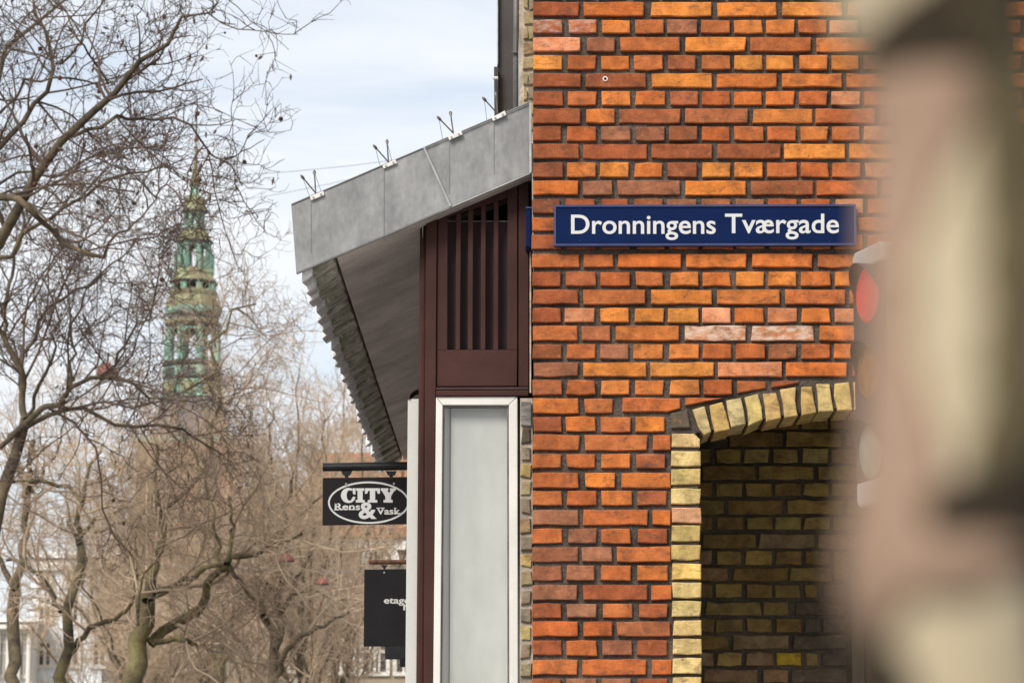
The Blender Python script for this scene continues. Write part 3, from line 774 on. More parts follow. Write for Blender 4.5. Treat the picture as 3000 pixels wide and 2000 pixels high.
# slatted panel: stiles, rails and slats
def Z8(x, y): return (1200 + .4785 * x, 450 + .4785 * y)
YPN = YP + 0.012
pprism([Z8(172, 330), Z8(234, 310), Z8(231, 1200), Z8(166, 1200)], YPN, 0.05).build('stile', M['brown'], sf, bevel=0.002)
pprism([Z8(600, 170), Z8(660, 150), Z8(660, 1200), Z8(597, 1200)], YPN, 0.05).build('stile', M['brown'], sf, bevel=0.002)
pprism([Z8(166, 1200.5), Z8(660, 1200.5), Z8(657, 1421), Z8(165, 1424)], YPN, 0.05).build('bottom_rail', M['brown'], sf, bevel=0.002)
pprism([Z8(234.5, 312), Z8(599.5, 171), Z8(599.5, 271), Z8(234.5, 386)], YPN + .001, 0.048).build('top_rail', M['brown'], sf, bevel=0.002)
for (a, b), (c_, d) in zip([(285, 315), (358, 390), (437, 467), (515, 545)], [(281, 309), (356, 386), (435, 464), (514, 543)]):
    ta, tb_ = 386.5 - (a - 234.5) * .315, 386.5 - (b - 234.5) * .315
    pprism([Z8(a, ta), Z8(b, tb_), Z8(d, 1200), Z8(c_, 1200)], YPN + .0005, 0.049).build('slat', M['brown'], sf, bevel=0.002)
pprism([Z8(170, 416), Z8(655, 416), Z8(655, 1300), Z8(170, 1300)], YPN + 0.062, 0.02).build('back_board', M['brown_dark'], sf)
pprism([Z8(170, 412.5), Z8(655, 412.5), Z8(655, 415.5), Z8(170, 415.5)], YPN + 0.060, 0.02).build('board_edge', M['white_frame'], sf)
pprism([(1270, 520), (1540, 420), (1540, 1150), (1270, 1150)], YPN + 0.25, 0.02).build('void_lining', M['black'], sf)
pprism([(1281, 640), (1540, 540), (1540, 500), (1281, 600)], YPN - 0.004, 0.06).build('head_board', M['brown_dark'], sf)
pprism([(1519, 500), (1549, 490), (1549, 1132), (1519, 1132)], YPN + 0.004, 0.06).build('side_stile', M['brown'], sf, bevel=0.003)
pprism([(1549.5, 470), (1557, 466), (1556, 1160), (1549.5, 1160)], YPN + 0.05, 0.05).build('side_gap', M['black'], sf)
pprism([(1551.5, 720), (1556, 720), (1556, 1150), (1551.5, 1150)], YPN - 0.02, 0.02).build('mortar_fillet', M['plaster'], sf)
pprism([(1277, 1134), (1549, 1133), (1549, 1141), (1277, 1142)], YP - 0.008, 0.06).build('moulding', M['brown_dark'], sf, bevel=0.003)
pprism([(1277, 1143), (1549, 1142), (1549, 1159), (1277, 1160)], YP - 0.014, 0.07).build('moulding', M['brown'], sf, bevel=0.004)
# white window
fo = [(1277.5, 1162), (1516, 1161), (1518, 2220), (1267, 2220)]
fi = [(1297, 1186), (1491, 1186), (1493, 2195), (1288, 2195)]
for k in range(4):
    j = (k + 1) % 4
    a, b, c_, d = fo[k], fo[j], fi[j], fi[k]
    s1, s2_ = 0.003, 0.003
    pprism([lerp(a, b, s1 * .3), lerp(b, a, s2_ * .3), lerp(c_, d, s1 * .3), lerp(d, c_, s2_ * .3)], YP - 0.004, 0.06).build('window_frame', M['white_frame'], sf, bevel=0.003)
ff = [(1299, 1188), (1489, 1188), (1491, 2193), (1290, 2193)]
gi = [(1303, 1193), (1485, 1193), (1487, 2188), (1294, 2188)]
bead = MB()
for k in range(4):
    j = (k + 1) % 4
    bead.prism([P(*q, YP + 0.012) for q in (fi[k], fi[j], gi[j], gi[k])], (0, 0.02, 0))
bead.build('glazing_bead', M['pipe'], sf)
MB().add([P(*q, YP + 0.024) for q in gi], [(0, 1, 2, 3)]).build('pane', M['glass'], sf)
pprism([(1322, 1150), (1520, 1150), (1520, 2260), (1316, 2260)], YP + 0.055, 0.012).build('blind', M['blind'], sf)
MB().hexa([P(1290, 1150, YP + .03), P(1303, 1150, YP + .03), P(1294, 2250, YP + .03), P(1284, 2250, YP + .03)] + [P(1290, 1150, YP + .075), P(1323, 1150, YP + .075), P(1318, 2250, YP + .075), P(1284, 2250, YP + .075)]).build('window_reveal', M['white_panel'], sf)
pprism([(1519.5, 1162), (1524, 1162), (1526, 2240), (1521, 2240)], YP + 0.03, 0.05).build('dark_gap', M['black'], sf)
pprism([(1273, 2222), (1522, 2222), (1522, 2700), (1273, 2700)], YP, 0.08).build('stall_riser', M['brown'], sf)
wp = pprism([(1195, 1168), (1228, 1168), (1219.5, 2260), (1185, 2260)], YP + 0.06, 0.10).build('white_side_panel', M['white_panel'], sf, bevel=0.002)
MB().prism([P(1193, 1166, YP + .05), P(1199, 1150, YP + .05), P(1212, 1140, YP + .05), P(1231, 1134, YP + .05), P(1231, 1138, YP + .05), P(1214, 1144, YP + .05), P(1203, 1153, YP + .05), P(1199, 1166, YP + .05)], (0, 0.12, 0)).build('panel_flashing', M['brown_dark'], wp)
pw = P(1200, 1500, YP + .16)
core = MB().hexa([(pw.x, YP + .165, .13), (pw.x + .33, YP + .165, .13), (pw.x + .33, YP + .165, 3.25), (pw.x, YP + .165, 3.25)] + [Vector(v) + DV * (YEND - YP - .2) for v in [(pw.x, YP + .165, .13), (pw.x + .33, YP + .165, .13), (pw.x + .33, YP + .165, 3.25), (pw.x, YP + .165, 3.25)]])
core.build('side_front', M['brown_dark'], sf)
pz = P(1245, 640, YP + .3)
pprism([(1233, 600), (1245, 600), (1240, 640), (1239, 700)], YP + 0.02, 0.01).build('plaster_sliver', M['white_panel'], sf)
MB().hexa([(pz.x, YP + .3, 3.25), (XC, YP + .3, 3.25), (XC, YP + .3, 4.0), (pz.x, YP + .3, 3.95)] + [Vector(v) + DV * (YEND - YP - .4) for v in [(pz.x, YP + .3, 3.25), (XC, YP + .3, 3.25), (XC, YP + .3, 4.0), (pz.x, YP + .3, 3.95)]]).build('upper_front', M['brown_dark'], sf)

# ------------------------------------------------------------------ hanging signs
def ZC(x, y): return (930 + .1403 * x, 1340 + .1403 * y)
YC = 14.4
cs = thing('hanging_sign', P(1080, 1538, YC), 'black hanging shop sign lettered in a white oval, under the canopy', 'sign', 'hanging shop signs')
pprism([(945.5, 1399), (1216, 1396), (1216, 1534), (944.5, 1538)], YC, 0.012).build('board', M['sign_black'], cs, bevel=0.002)
MB().tube([P(946, 1368, YC), P(1330, 1362, YC)], 0.0205, 16).build('bar', M['black_metal'], cs, smooth=False)
for x in (1015, 1146):
    pprism([(x - 16, 1379), (x + 16, 1379), (x + 10, 1391), (x - 10, 1391)], YC - 0.008, 0.02).build('clamp', M['black_metal'], cs)
    pprism([(x - 5, 1390), (x + 5, 1390), (x + 5, 1404), (x - 5, 1404)], YC - 0.004, 0.018).build('hanger', M['black_metal'], cs)
for x, y in ((1014, 1417), (1154, 1416)):
    MB().tube([P(x, y, YC - .006), P(x, y, YC + .001)], 0.0055, 10).build('bolt', M['zinc_edge'], cs)
ov = MB(); n = 64; cx_, cy_, rx, ry = 1080, 1471.5, 119, 62
for k in range(n):
    a0, a1 = 2 * math.pi * k / n, 2 * math.pi * (k + 1) / n
    q = lambda a, d: P(cx_ + (rx - d) * math.cos(a), cy_ + (ry - d) * math.sin(a), YC - 0.0015)
    ov.prism([q(a0, 0), q(a1, 0), q(a1, 5.2), q(a0, 5.2)], (0, 0.0013, 0))
ov.build('oval_line', M['letter'], cs)
YL = YC - 0.0018
def letter(polys, name='lettering'):
    mb = MB()
    for k, pl in enumerate(polys):
        mb.prism([P(*ZC(*q), YL - 0.0004 * k) for q in pl], (0, 0.0016, 0))
    return mb.build(name, M['letter'], cs)
Cp = []
for k in range(25):
    a = R(52 + (318 - 52) * k / 24); Cp.append((650 + 160 * math.cos(a), 787 - 158 * math.sin(a)))
for k in range(25):
    a = R(318 - (318 - 60) * k / 24); Cp.append((672 + 62 * math.cos(a), 787 - 110 * math.sin(a)))
letter([Cp, [(738, 637), (795, 637), (795, 765), (750, 765), (738, 735)], [(705, 880), (740, 815), (795, 815), (770, 890), (720, 930)]])
letter([[(808, 637), (980, 637), (980, 690), (945, 690), (945, 880), (985, 880), (985, 935), (800, 935), (800, 880), (838, 880), (838, 690), (808, 690)]])
letter([[(995, 637), (1305, 637), (1305, 750), (1260, 750), (1238, 690), (1205, 690), (1205, 880), (1250, 880), (1250, 935), (1050, 935), (1050, 880), (1095, 880), (1095, 690), (1060, 690), (1038, 750), (990, 750)]])
letter([[(1322, 637), (1478, 637), (1478, 680), (1460, 680), (1495, 740), (1530, 680), (1512, 680), (1512, 637), (1640, 637), (1635, 682), (1610, 690), (1535, 800), (1535, 880), (1570, 880), (1570, 935), (1380, 935), (1380, 880), (1418, 880), (1418, 810), (1345, 690), (1322, 682)]])
def zl(body, x0, x1, yt, yb, bold=0.045, cap=None):
    (a, t), (b, bs) = ZC(x0, yt), ZC(x1, yb)
    return lettering('lettering', body, a, b, t, bs, YL, cs, M['letter'], bold, cap)
zl('Rens', 362, 892, 948, 1088, 0.02)
zl('Vask', 1238, 1728, 1043, 1180, 0.02)
zl('&', 860, 1238, 930, 1262, 0.03)
letter([[(355, 948), (420, 948), (420, 968), (355, 968)], [(352, 1072), (455, 1072), (455, 1096), (352, 1096)], [(468, 1070), (528, 1070), (528, 1094), (468, 1094)],
        [(655, 1068), (712, 1068), (712, 1092), (655, 1092)], [(722, 1068), (778, 1068), (778, 1092), (722, 1092)], [(1232, 1043), (1315, 1043), (1315, 1062), (1232, 1062)],
        [(1325, 1043), (1400, 1043), (1400, 1062), (1325, 1062)], [(1612, 1158), (1680, 1158), (1680, 1178), (1612, 1178)], [(1690, 1152), (1752, 1152), (1752, 1172), (1690, 1172)], [(1612, 1045), (1650, 1045), (1650, 1062), (1612, 1062)]])

def ZE(x, y): return (1040 + .2806 * x, 1560 + .2806 * y)
YE = 16.6
es = thing('hanging_sign', P(1130, 1893, YE), 'tall plain black hanging sign on a rusty bar, with small white lettering', 'sign', 'hanging shop signs')
pprism([ZE(97, 382), ZE(600, 376), ZE(600, 1184), ZE(90, 1184)], YE, 0.014).build('board', M['sign_black'], es, bevel=0.002)
MB().tube([P(*ZE(148, 308), YE), P(*ZE(800, 300), YE)], 0.0125, 12).build('bar', M['rust'], es)
pprism([ZE(275, 335), ZE(335, 335), ZE(325, 360), ZE(285, 360)], YE - .006, 0.02).build('clamp', M['black_metal'], es)
pprism([ZE(297, 358), ZE(317, 358), ZE(317, 400), ZE(297, 400)], YE - .003, 0.016).build('hanger', M['black_metal'], es)
MB().tube([P(*ZE(305, 413), YE - .005), P(*ZE(305, 413), YE)], 0.005, 8).build('bolt', M['zinc_edge'], es)
a = ZE(302, 672); b = ZE(572, 735)
lettering('lettering', 'etage', a[0], b[0], ZE(0, 690)[1], b[1], YE - .0018, es, M['letter'], 0.02)
a = ZE(505, 745); b = ZE(560, 805)
lettering('lettering', 'r', a[0], b[0], a[1], b[1], YE - .0018, es, M['letter'], 0.02)
YG = 18.0
gs = thing('hanging_sign', P(1160, 1930, YG), 'dark grey sign showing below the tall black hanging sign', 'sign', 'hanging shop signs')
pprism([ZE(310, 1100), ZE(640, 1100), ZE(640, 1318), ZE(312, 1318)], YG, 0.03).build('board', M['black_metal'], gs, bevel=0.003)
pprism([ZE(465, 1319), ZE(640, 1319), ZE(640, 1395), ZE(468, 1395)], YG, 0.06).build('bracket', M['sign_black'], gs, bevel=0.003)
MB().tube([P(*ZE(400, 1090), YG + .015), P(*ZE(1000, 1090), YG + .015)], 0.012, 10).build('bar', M['black_metal'], gs)

# ------------------------------------------------------------------ traffic light in front of the doorway
YT = 10.45
tl_ = thing('traffic_light', (P(2550, 1098, YT).x + .956 * .30, YT + .292 * .30, 0), 'grey traffic light with red lamp lit, seen almost edge on before the arch', 'traffic light')
nv = Vector((-0.956, -0.292, 0)); uv = Vector((0.292, -0.956, 0)); zv = Vector((0, 0, 1))
hc = P(2556, 1098, YT)
def L3(u, d, z): return hc + uv * u + nv * d + zv * z
H2 = 0.455
hb = [(-.125, -H2 + .09), (.125, -H2 + .09), (.125, H2 - .075), (-.125, H2 - .075)]
MB().prism([L3(u, 0, z) for u, z in hb], -nv * 0.17).build('housing', M['signal_side'], tl_, bevel=0.012)
MB().prism([L3(u * 1.04, .012, z) for u, z in hb], -nv * 0.0118).build('front_plate', M['signal_body'], tl_, bevel=0.004)
for zs, nm in ((1, 'top_cap'), (-1, 'bottom_cap')):
    z0 = zs * (H2 - .0745 if zs > 0 else H2 - .0895)
    pts = [(-.13, z0), (.13, z0), (.13, zs * (H2 - .02)), (.11, zs * H2), (-.11, zs * H2), (-.13, zs * (H2 - .02))]
    MB().prism([L3(u, .014, z) for u, z in pts], -nv * 0.19).build(nm, M['signal_cap'], tl_, bevel=0.01)
for py, mt, nm in ((862, 'red_lens', 'red_lamp'), (1086, 'amber_lens', 'amber_lamp'), (1318, 'green_lens', 'green_lamp')):
    zz = P(2550, py, YT).z - hc.z
    V, Fc = [], []
    S, Rn = 28, 6
    for i in range(Rn + 1):
        rr = 0.100 * math.sin(i / Rn * math.pi / 2); dd = 0.0125 + 0.010 * math.cos(i / Rn * math.pi / 2)
        for k in range(S):
            an = 2 * math.pi * k / S
            V.append(L3(rr * math.cos(an), dd, zz + rr * math.sin(an)))
    for i in range(Rn):
        for k in range(S):
            Fc.append((i * S + k, i * S + (k + 1) % S, (i + 1) * S + (k + 1) % S, (i + 1) * S + k))
    lens = mesh(nm, V, Fc, M[mt], tl_, smooth=True)
    vis = MB()
    for k in range(16):                       # short hood over the lens
        a0, a1 = R(-10 + 200 * k / 16), R(-10 + 200 * (k + 1) / 16)
        l0, l1 = 0.015 + .05 * max(0, math.sin(a0)), 0.015 + .05 * max(0, math.sin(a1))
        q = lambda a, r_, d: L3(r_ * math.cos(a), d, zz + r_ * math.sin(a))
        vis.hexa([q(a0, .103, .0125), q(a1, .103, .0125), q(a1, .107, .0125), q(a0, .107, .0125), q(a0, .103, l0), q(a1, .103, l1), q(a1, .107, l1), q(a0, .107, l0)])
    vis.build('hood', M['signal_body'], lens)
px_ = L3(0, -.30, 0)
MB().tube([(px_.x, px_.y, 0), (px_.x, px_.y, 4.6)], 0.052, 16).build('pole', M['signal_side'], tl_)
for z in (-.3, .3):
    MB().tube([L3(0, -.17, z), L3(0, -.27, z)], 0.02, 10).build('arm', M['signal_body'], tl_)

# ------------------------------------------------------------------ young plane tree close to the camera, far out of focus
YK = 0.42
KX = 8900 / YK                                # pixels per metre there
nt = thing('young_plane_tree', (P(2810, 1000, YK).x, YK, 0), 'blurred cream and brown mottled young tree stem close to the camera', 'tree')
SHX = -36
spine = [(2805, -9000, 205), (2800, -2500, 225), (2770, -600, 265), (2760, 40, 285), (2810, 200, 245), (2845, 420, 250), (2845, 700, 252), (2845, 1000, 256), (2840, 1250, 258), (2800, 1480, 240), (2790, 1640, 268),
         (2815, 1850, 262), (2850, 2050, 250), (2850, 2700, 240), (2840, 5000, 250), (2830, 19000, 300)]
spine = [(x + SHX, y, r) for x, y, r in spine]
SP = [(P(x, y, YK), r / KX) for x, y, r in spine if y < 19000]
SP.append((Vector((SP[-1][0].x, YK, 0.0)), 0.034))
SP = [(v, r) for v, r in SP if v.z >= -0.001]
stem = MB().tube([v for v, r in SP], [r for v, r in SP], 24).build('trunk', M['cream_bark'], nt, smooth=True)
def spine_at(py):
    for (x0, y0, r0), (x1, y1, r1) in zip(spine[:-1], spine[1:]):
        if y0 <= py <= y1:
            t = (py - y0) / (y1 - y0); return x0 + (x1 - x0) * t, (r0 + (r1 - r0) * t)
def bark_patch(mt, pts, lift):
    lift *= YK / 0.52
    """tone patch on the stem (the olive one paints its shaded side): rows of (py, angle0, angle1); angle 0 faces the camera, positive to the right"""
    V, Fc = [], []; S = 17
    dense = []
    for (ya, a0, a1), (yb, b0, b1) in zip(pts[:-1], pts[1:]):
        n = max(1, int((yb - ya) / 60))
        dense += [(ya + (yb - ya) * j / n, a0 + (b0 - a0) * j / n + rnd.gauss(0, 2), a1 + (b1 - a1) * j / n + rnd.gauss(0, 2)) for j in range(n)]
    pts = dense + [pts[-1]]
    for py, a0, a1 in pts:
        cx, r = spine_at(py); c_ = P(cx, py, YK); rr = r / KX + lift
        for k in range(S):
            an = R(a0 + (a1 - a0) * k / (S - 1))
            e = 0.0009 if k in (0, S - 1) else 0
            V.append(c_ + Vector((math.sin(an) * (rr - e), -math.cos(an) * (rr - e), 0)))
    for i in range(len(pts) - 1):
        for k in range(S - 1):
            Fc.append((i * S + k, i * S + k + 1, (i + 1) * S + k + 1, (i + 1) * S + k))
    o = mesh('bark_tone_patch', V, Fc, M[mt], nt, smooth=True)
    m = o.modifiers.new('solid', 'SOLIDIFY'); m.thickness = 0.0009; m.offset = -1
    return o
bark_patch('olive_shade_bark', [(-400, 0, 150), (0, 0, 150), (200, -2, 150), (420, 4, 150), (700, 8, 150), (1000, 10, 150), (1250, 4, 150), (1480, 4, 150), (1560, 20, 150)], 0.0011)  # shade along the right side of the stem, painted as colour
bark_patch('dark_bark', [(-400, 0, 150), (-100, 2, 150), (0, -4, 150), (60, -24, 150), (110, -54, 150), (150, -95, 150), (250, -95, 100), (320, -95, 40), (390, -80, -25)], 0.0012)
bark_patch('pink_bark', [(260, -80, 8), (400, -80, 2), (560, -85, -22), (800, -90, -40), (1000, -90, -42), (1250, -95, -25), (1450, -95, -8), (1700, -95, -18), (1860, -90, -45)], 0.0007)
bark_patch('dark_bark', [(1330, 50, 130), (1420, 10, 130), (1480, -25, 130), (1590, -20, 130), (1650, 20, 120), (1700, 50, 110)], 0.0013)
bark_patch('pink_bark', [(1600, -20, 70), (1680, -30, 60), (1760, -32, 10)], 0.0009)
bark_patch('dark_bark', [(1900, -90, -50), (2050, -92, -38), (2300, -92, -40)], 0.0010)
for x, y, dx, dy in ((2700, -2500, -.35, .5), (2900, -2000, .5, .6), (2800, -6000, -.4, .7)):
    b0 = P(2800, y, YK)
    MB().tube([b0, b0 + Vector((dx * .3, dy * .2, .2)), b0 + Vector((dx, dy * .5, .75))], [.014, .010, .003], 10).build('branch', M['olive_shade_bark'], nt, smooth=True)

# ------------------------------------------------------------------ bare trees
def np_mesh(name, V, Q, mt, parent):
    me = bpy.data.meshes.new(name)
    base = np.array(WLOC[parent.name])
    V = (V - base).astype(np.float32)
    me.vertices.add(len(V)); me.vertices.foreach_set('co', V.ravel())
    me.loops.add(Q.size); me.loops.foreach_set('vertex_index', Q.astype(np.int32).ravel())
    me.polygons.add(len(Q))
    me.polygons.foreach_set('loop_start', np.arange(0, Q.size, 4, dtype=np.int32))
    me.polygons.foreach_set('loop_total', np.full(len(Q), 4, dtype=np.int32))
    me.polygons.foreach_set('use_smooth', np.ones(len(Q), dtype=bool))
    me.update(); me.validate()
    return link(name, me, mt, parent, WLOC[parent.name])

def tubes(pts, rad, S):
    N, Pn = rad.shape
    t = np.empty_like(pts)
    t[:, 1:-1] = pts[:, 2:] - pts[:, :-2]; t[:, 0] = pts[:, 1] - pts[:, 0]; t[:, -1] = pts[:, -1] - pts[:, -2]
    t /= np.linalg.norm(t, axis=2, keepdims=True) + 1e-9
    a = np.array([0.31, 0.77, 0.05])
    u = np.cross(t, a); u /= np.linalg.norm(u, axis=2, keepdims=True) + 1e-9
    w = np.cross(t, u)
    an = np.arange(S) * 2 * np.pi / S
    V = pts[:, :, None] + rad[:, :, None, None] * (u[:, :, None] * np.cos(an)[None, None, :, None] + w[:, :, None] * np.sin(an)[None, None, :, None])
    idx = np.arange(N * Pn * S).reshape(N, Pn, S)
    q = np.stack([idx[:, :-1], np.roll(idx, -1, 2)[:, :-1], np.roll(idx, -1, 2)[:, 1:], idx[:, 1:]], axis=-1).reshape(-1, 4)
    return V.reshape(-1, 3), q

def spawn(pts, rad, per_m, lens, ang, Pn, up, wig, rf, rg, t0=0.15, rmin=0.0035, rmax=9, tip=0.45, lo=1):
    """side shoots of every parent path; lens=(short,long) in metres"""
    N, Pp = rad.shape
    seg = np.linalg.norm(np.diff(pts, axis=1), axis=2).sum(1)
    k = np.maximum(lo, rg.poisson(per_m * seg))
    idx = np.repeat(np.arange(N), k); n = len(idx)
    t = t0 + (1 - t0) * rg.random(n) ** 0.85
    f = t * (Pp - 1); i = np.minimum(f.astype(int), Pp - 2); fr = (f - i)[:, None]
    p0 = pts[idx, i] * (1 - fr) + pts[idx, i + 1] * fr
    tn = pts[idx, i + 1] - pts[idx, i]; tn /= np.linalg.norm(tn, axis=1, keepdims=True) + 1e-9
    rp = rad[idx, i] * (1 - fr[:, 0]) + rad[idx, i + 1] * fr[:, 0]
    rv = rg.normal(size=(n, 3)); rv -= tn * (rv * tn).sum(1, keepdims=True); rv /= np.linalg.norm(rv, axis=1, keepdims=True) + 1e-9
    th = np.radians(rg.uniform(ang[0], ang[1], n))[:, None]
    d = tn * np.cos(th) + rv * np.sin(th); d[:, 2] += up; d /= np.linalg.norm(d, axis=1, keepdims=True)
    L = rg.uniform(lens[0], lens[1], n) * (1.15 - 0.5 * t)
    st = (L / (Pn - 1))[:, None]
    out = np.empty((n, Pn, 3)); out[:, 0] = p0
    for j in range(1, Pn):
        d = d + rg.normal(size=(n, 3)) * wig; d[:, 2] += up * 0.35; d /= np.linalg.norm(d, axis=1, keepdims=True)
        out[:, j] = out[:, j - 1] + d * st
    r0 = np.clip(rp * rf, rmin, rmax)
    prof = np.linspace(1, tip, Pn)
    return out, r0[:, None] * prof[None]

def resample(pts, n):
    pts = np.array(pts, float)
    s = np.concatenate([[0], np.cumsum(np.linalg.norm(np.diff(pts[:, :3], axis=0), axis=1))])
    u = np.linspace(0, s[-1], n)
    return np.stack([np.interp(u, s, pts[:, k]) for k in range(pts.shape[1])], 1)

def limb_path(px, Y, w0, w1, n, rg, drift=0.0, wob=0.012):
    """pixel polyline into a real limb: own depth drift, width in pixels"""
    q = []
    m = len(px)
    for i, (x, y) in enumerate(px):
        t = i / max(1, m - 1)
        yy = Y + drift * t + rg.normal() * 0.15
        v = P(x, y, yy); q.append((v.x, v.y, v.z, (w0 + (w1 - w0) * t) / 2 * yy / F))
    r = resample(q, n)
    L = np.linalg.norm(r[-1, :3] - r[0, :3])
    r[1:-1, :3] += rg.normal(size=(n - 2, 3)) * wob * L
    return r[:, :3], r[:, 3]

def photo_tree(name, base_px, Y, label, limbs, seed, bark, twig, dens=(2.6, 4.2, 6.0), group='bare plane trees on the square', seeds=0, l2=(0.9, 2.2), l3=(0.35, 0.9), l4=(0.12, 0.4), thin=1.0, buds=0.0):
    rg = np.random.default_rng(seed)
    b = P(base_px, 1900, Y)
    t = thing(name, (b.x, Y, 0), label, 'tree', group)
    A, B = [], []
    for k, (px, yo, w0, w1, dr, nm) in enumerate(limbs):
        pts, rad = limb_path(px, Y + yo, w0, w1, 14, rg, dr)
        V, q = tubes(pts[None], rad[None], 10)
        np_mesh(nm, V, q, bark, t)
        if nm == 'limb' or k > 0: A.append(pts); B.append(rad)
    A, B = np.array(A), np.array(B)
    p2, r2 = spawn(A, B, dens[0], l2, (30, 75), 7, 0.12, 0.22, 0.5, rg, 0.12, 0.007, 0.03)
    p3, r3 = spawn(p2, r2, dens[1], l3, (30, 80), 6, 0.10, 0.42, 0.6, rg, 0.1, 0.0045 * thin, 0.012)
    p4, r4 = spawn(p3, r3, dens[2], l4, (25, 75), 4, 0.08, 0.45, 0.75, rg, 0.1, 0.0032 * thin, 0.006)
    V, q, off = [], [], 0
    p5, r5 = spawn(p4, r4, 9.0, (0.07, 0.22), (25, 80), 3, 0.05, 0.4, 0.85, rg, 0.1, 0.0028 * thin, 0.004)
    lev = [(p2, r2, 5), (p3, r3, 4), (p4, r4, 3), (p5, r5, 3)]
    if buds:
        e = p4[rg.random(len(p4)) < buds][:, -1]
        d = rg.normal(size=e.shape) * 0.012; d[:, 2] -= 0.02
        lev.append((np.stack([e, e + d, e + 2 * d], 1), np.tile([0.004, 0.013, 0.004], (len(e), 1)), 5))
    for p_, r_, S in lev:
        v_, q_ = tubes(p_, r_, S); V.append(v_); q.append(q_ + off); off += len(v_)
    np_mesh('crown', np.concatenate(V), np.concatenate(q), twig, t)
    for k in range(seeds):
        i = rg.integers(len(p3)); e = p3[i, -1]
        drop = e - np.array([0, 0, 0.12])
        MB().tube([e, drop], 0.002, 4).lathe(Vector(drop) - Vector((0, 0, .02)), [(-.022, .003), (-.015, .016), (0, .022), (.015, .016), (.022, .003)], 7).build('seed_ball', M['seed'], t, smooth=True)
    return t, len(p2), len(p3), len(p4)

TREES = []
# nearest tree, trunk outside the picture on the left; its limbs reach in over the spire
near = [([(-330, 2600), (-330, 2000), (-300, 1500), (-250, 1100)], 0, 150, 95, 0, 'trunk'),
 ([(-250, 1100), (-120, 860), (-30, 740), (20, 660), (71, 571), (143, 487), (205, 397), (277, 312), (339, 246), (397, 187), (482, 125), (545, 80), (603, 42), (630, 36)], 0, 40, 5, -1.5, 'limb'),
 ([(205, 402), (286, 366), (357, 344), (402, 337), (446, 346), (513, 346), (562, 379), (620, 422), (638, 478), (670, 487), (710, 545)], -0.7, 12, 4, 0.5, 'limb'),
 ([(-180, 640), (-90, 520), (0, 422), (76, 330), (147, 241), (165, 187), (134, 103), (98, 13), (80, -60)], 0.8, 20, 7, 0.8, 'limb'),
 ([(165, 187), (192, 178), (232, 129), (250, 60), (300, 10), (340, -60)], 1.0, 9, 4, -0.8, 'limb'),
 ([(-210, 700), (-90, 600), (0, 571), (27, 574), (54, 589), (98, 638), (116, 649), (174, 696), (232, 729), (303, 754)], -1.2, 26, 11, -0.5, 'limb'),
 ([(317, 246), (286, 192), (241, 129), (219, 80), (156, 9), (120, -50)], -.4, 8, 4, -0.6, 'limb'),
 ([(-100, 800), (20, 720), (100, 670), (179, 612), (286, 553), (357, 527), (442, 473), (487, 491), (530, 520)], 0.6, 15, 4, 0.7, 'limb'),
 ([(-250, 1020), (-120, 760), (-60, 400), (-20, 240), (60, 120), (140, 40), (220, -60)], 1.6, 26, 6, 1.0, 'limb'),
 ([(303, 754), (330, 690), (420, 640), (470, 560), (500, 520)], -1.7, 8, 3, -0.4, 'limb'),
 ([(600, 45), (590, 20), (640, 62), (690, 72)], -1.6, 5, 3, 0, 'limb'),
 ([(-60, 400), (80, 235), (180, 230), (300, 255), (380, 200), (420, 150)], 0.4, 9, 3, 0.2, 'limb'),
 ([(-30, 560), (60, 500), (160, 520), (260, 470), (340, 440), (420, 430), (500, 440)], 1.2, 9, 3, 0.2, 'limb')]
TREES.append(photo_tree('plane_tree', -330, 26, 'nearest bare plane tree, its limbs reaching in at upper left before the spire', near, 11, M['bark'], M['twig'], (4.0, 5.0, 7.0), seeds=30, thin=1.05, l2=(0.5, 1.5), buds=0.12))

mid_l = [([(-60, 2700), (-50, 2200), (-20, 1700), (10, 1420), (76, 1225)], 0, 60, 30, 0, 'trunk'),
 ([(76, 1225), (62, 1180), (62, 1073), (9, 988), (-40, 900)], 0, 22, 14, -0.5, 'limb'),
 ([(27, 1283), (76, 1222), (116, 1187), (183, 1185), (201, 1149), (250, 1113), (312, 1108), (370, 1104), (430, 1160), (500, 1166), (575, 1178)], -.3, 22, 5, -1.5, 'limb'),
 ([(0, 1310), (60, 1260), (179, 1207), (250, 1194), (357, 1243), (446, 1243), (536, 1256), (571, 1296), (650, 1330)], .3, 16, 5, 1.0, 'limb'),
 ([(62, 1073), (100, 980), (140, 900), (230, 850), (320, 780), (420, 700)], .2, 13, 4, .5, 'limb'),
 ([(9, 988), (10, 850), (60, 740), (75, 650), (50, 560)], .2, 13, 5, .5, 'limb'),
 ([(201, 1149), (215, 1050), (210, 960), (250, 850), (330, 780)], .0, 10, 4, .8, 'limb'),
 ([(312, 1108), (370, 1000), (440, 930), (460, 800), (470, 700)], .0, 9, 3, -.6, 'limb'),
 ([(76, 1225), (140, 1080), (170, 940), (120, 800)], .4, 12, 4, -.6, 'limb')]
TREES.append(photo_tree('plane_tree', -60, 34, 'bare plane tree at the left edge with a crooked dark limb', mid_l, 12, M['bark'], M['twig'], (4.8, 6.0, 8.0), seeds=8, thin=1.1, buds=0.08))

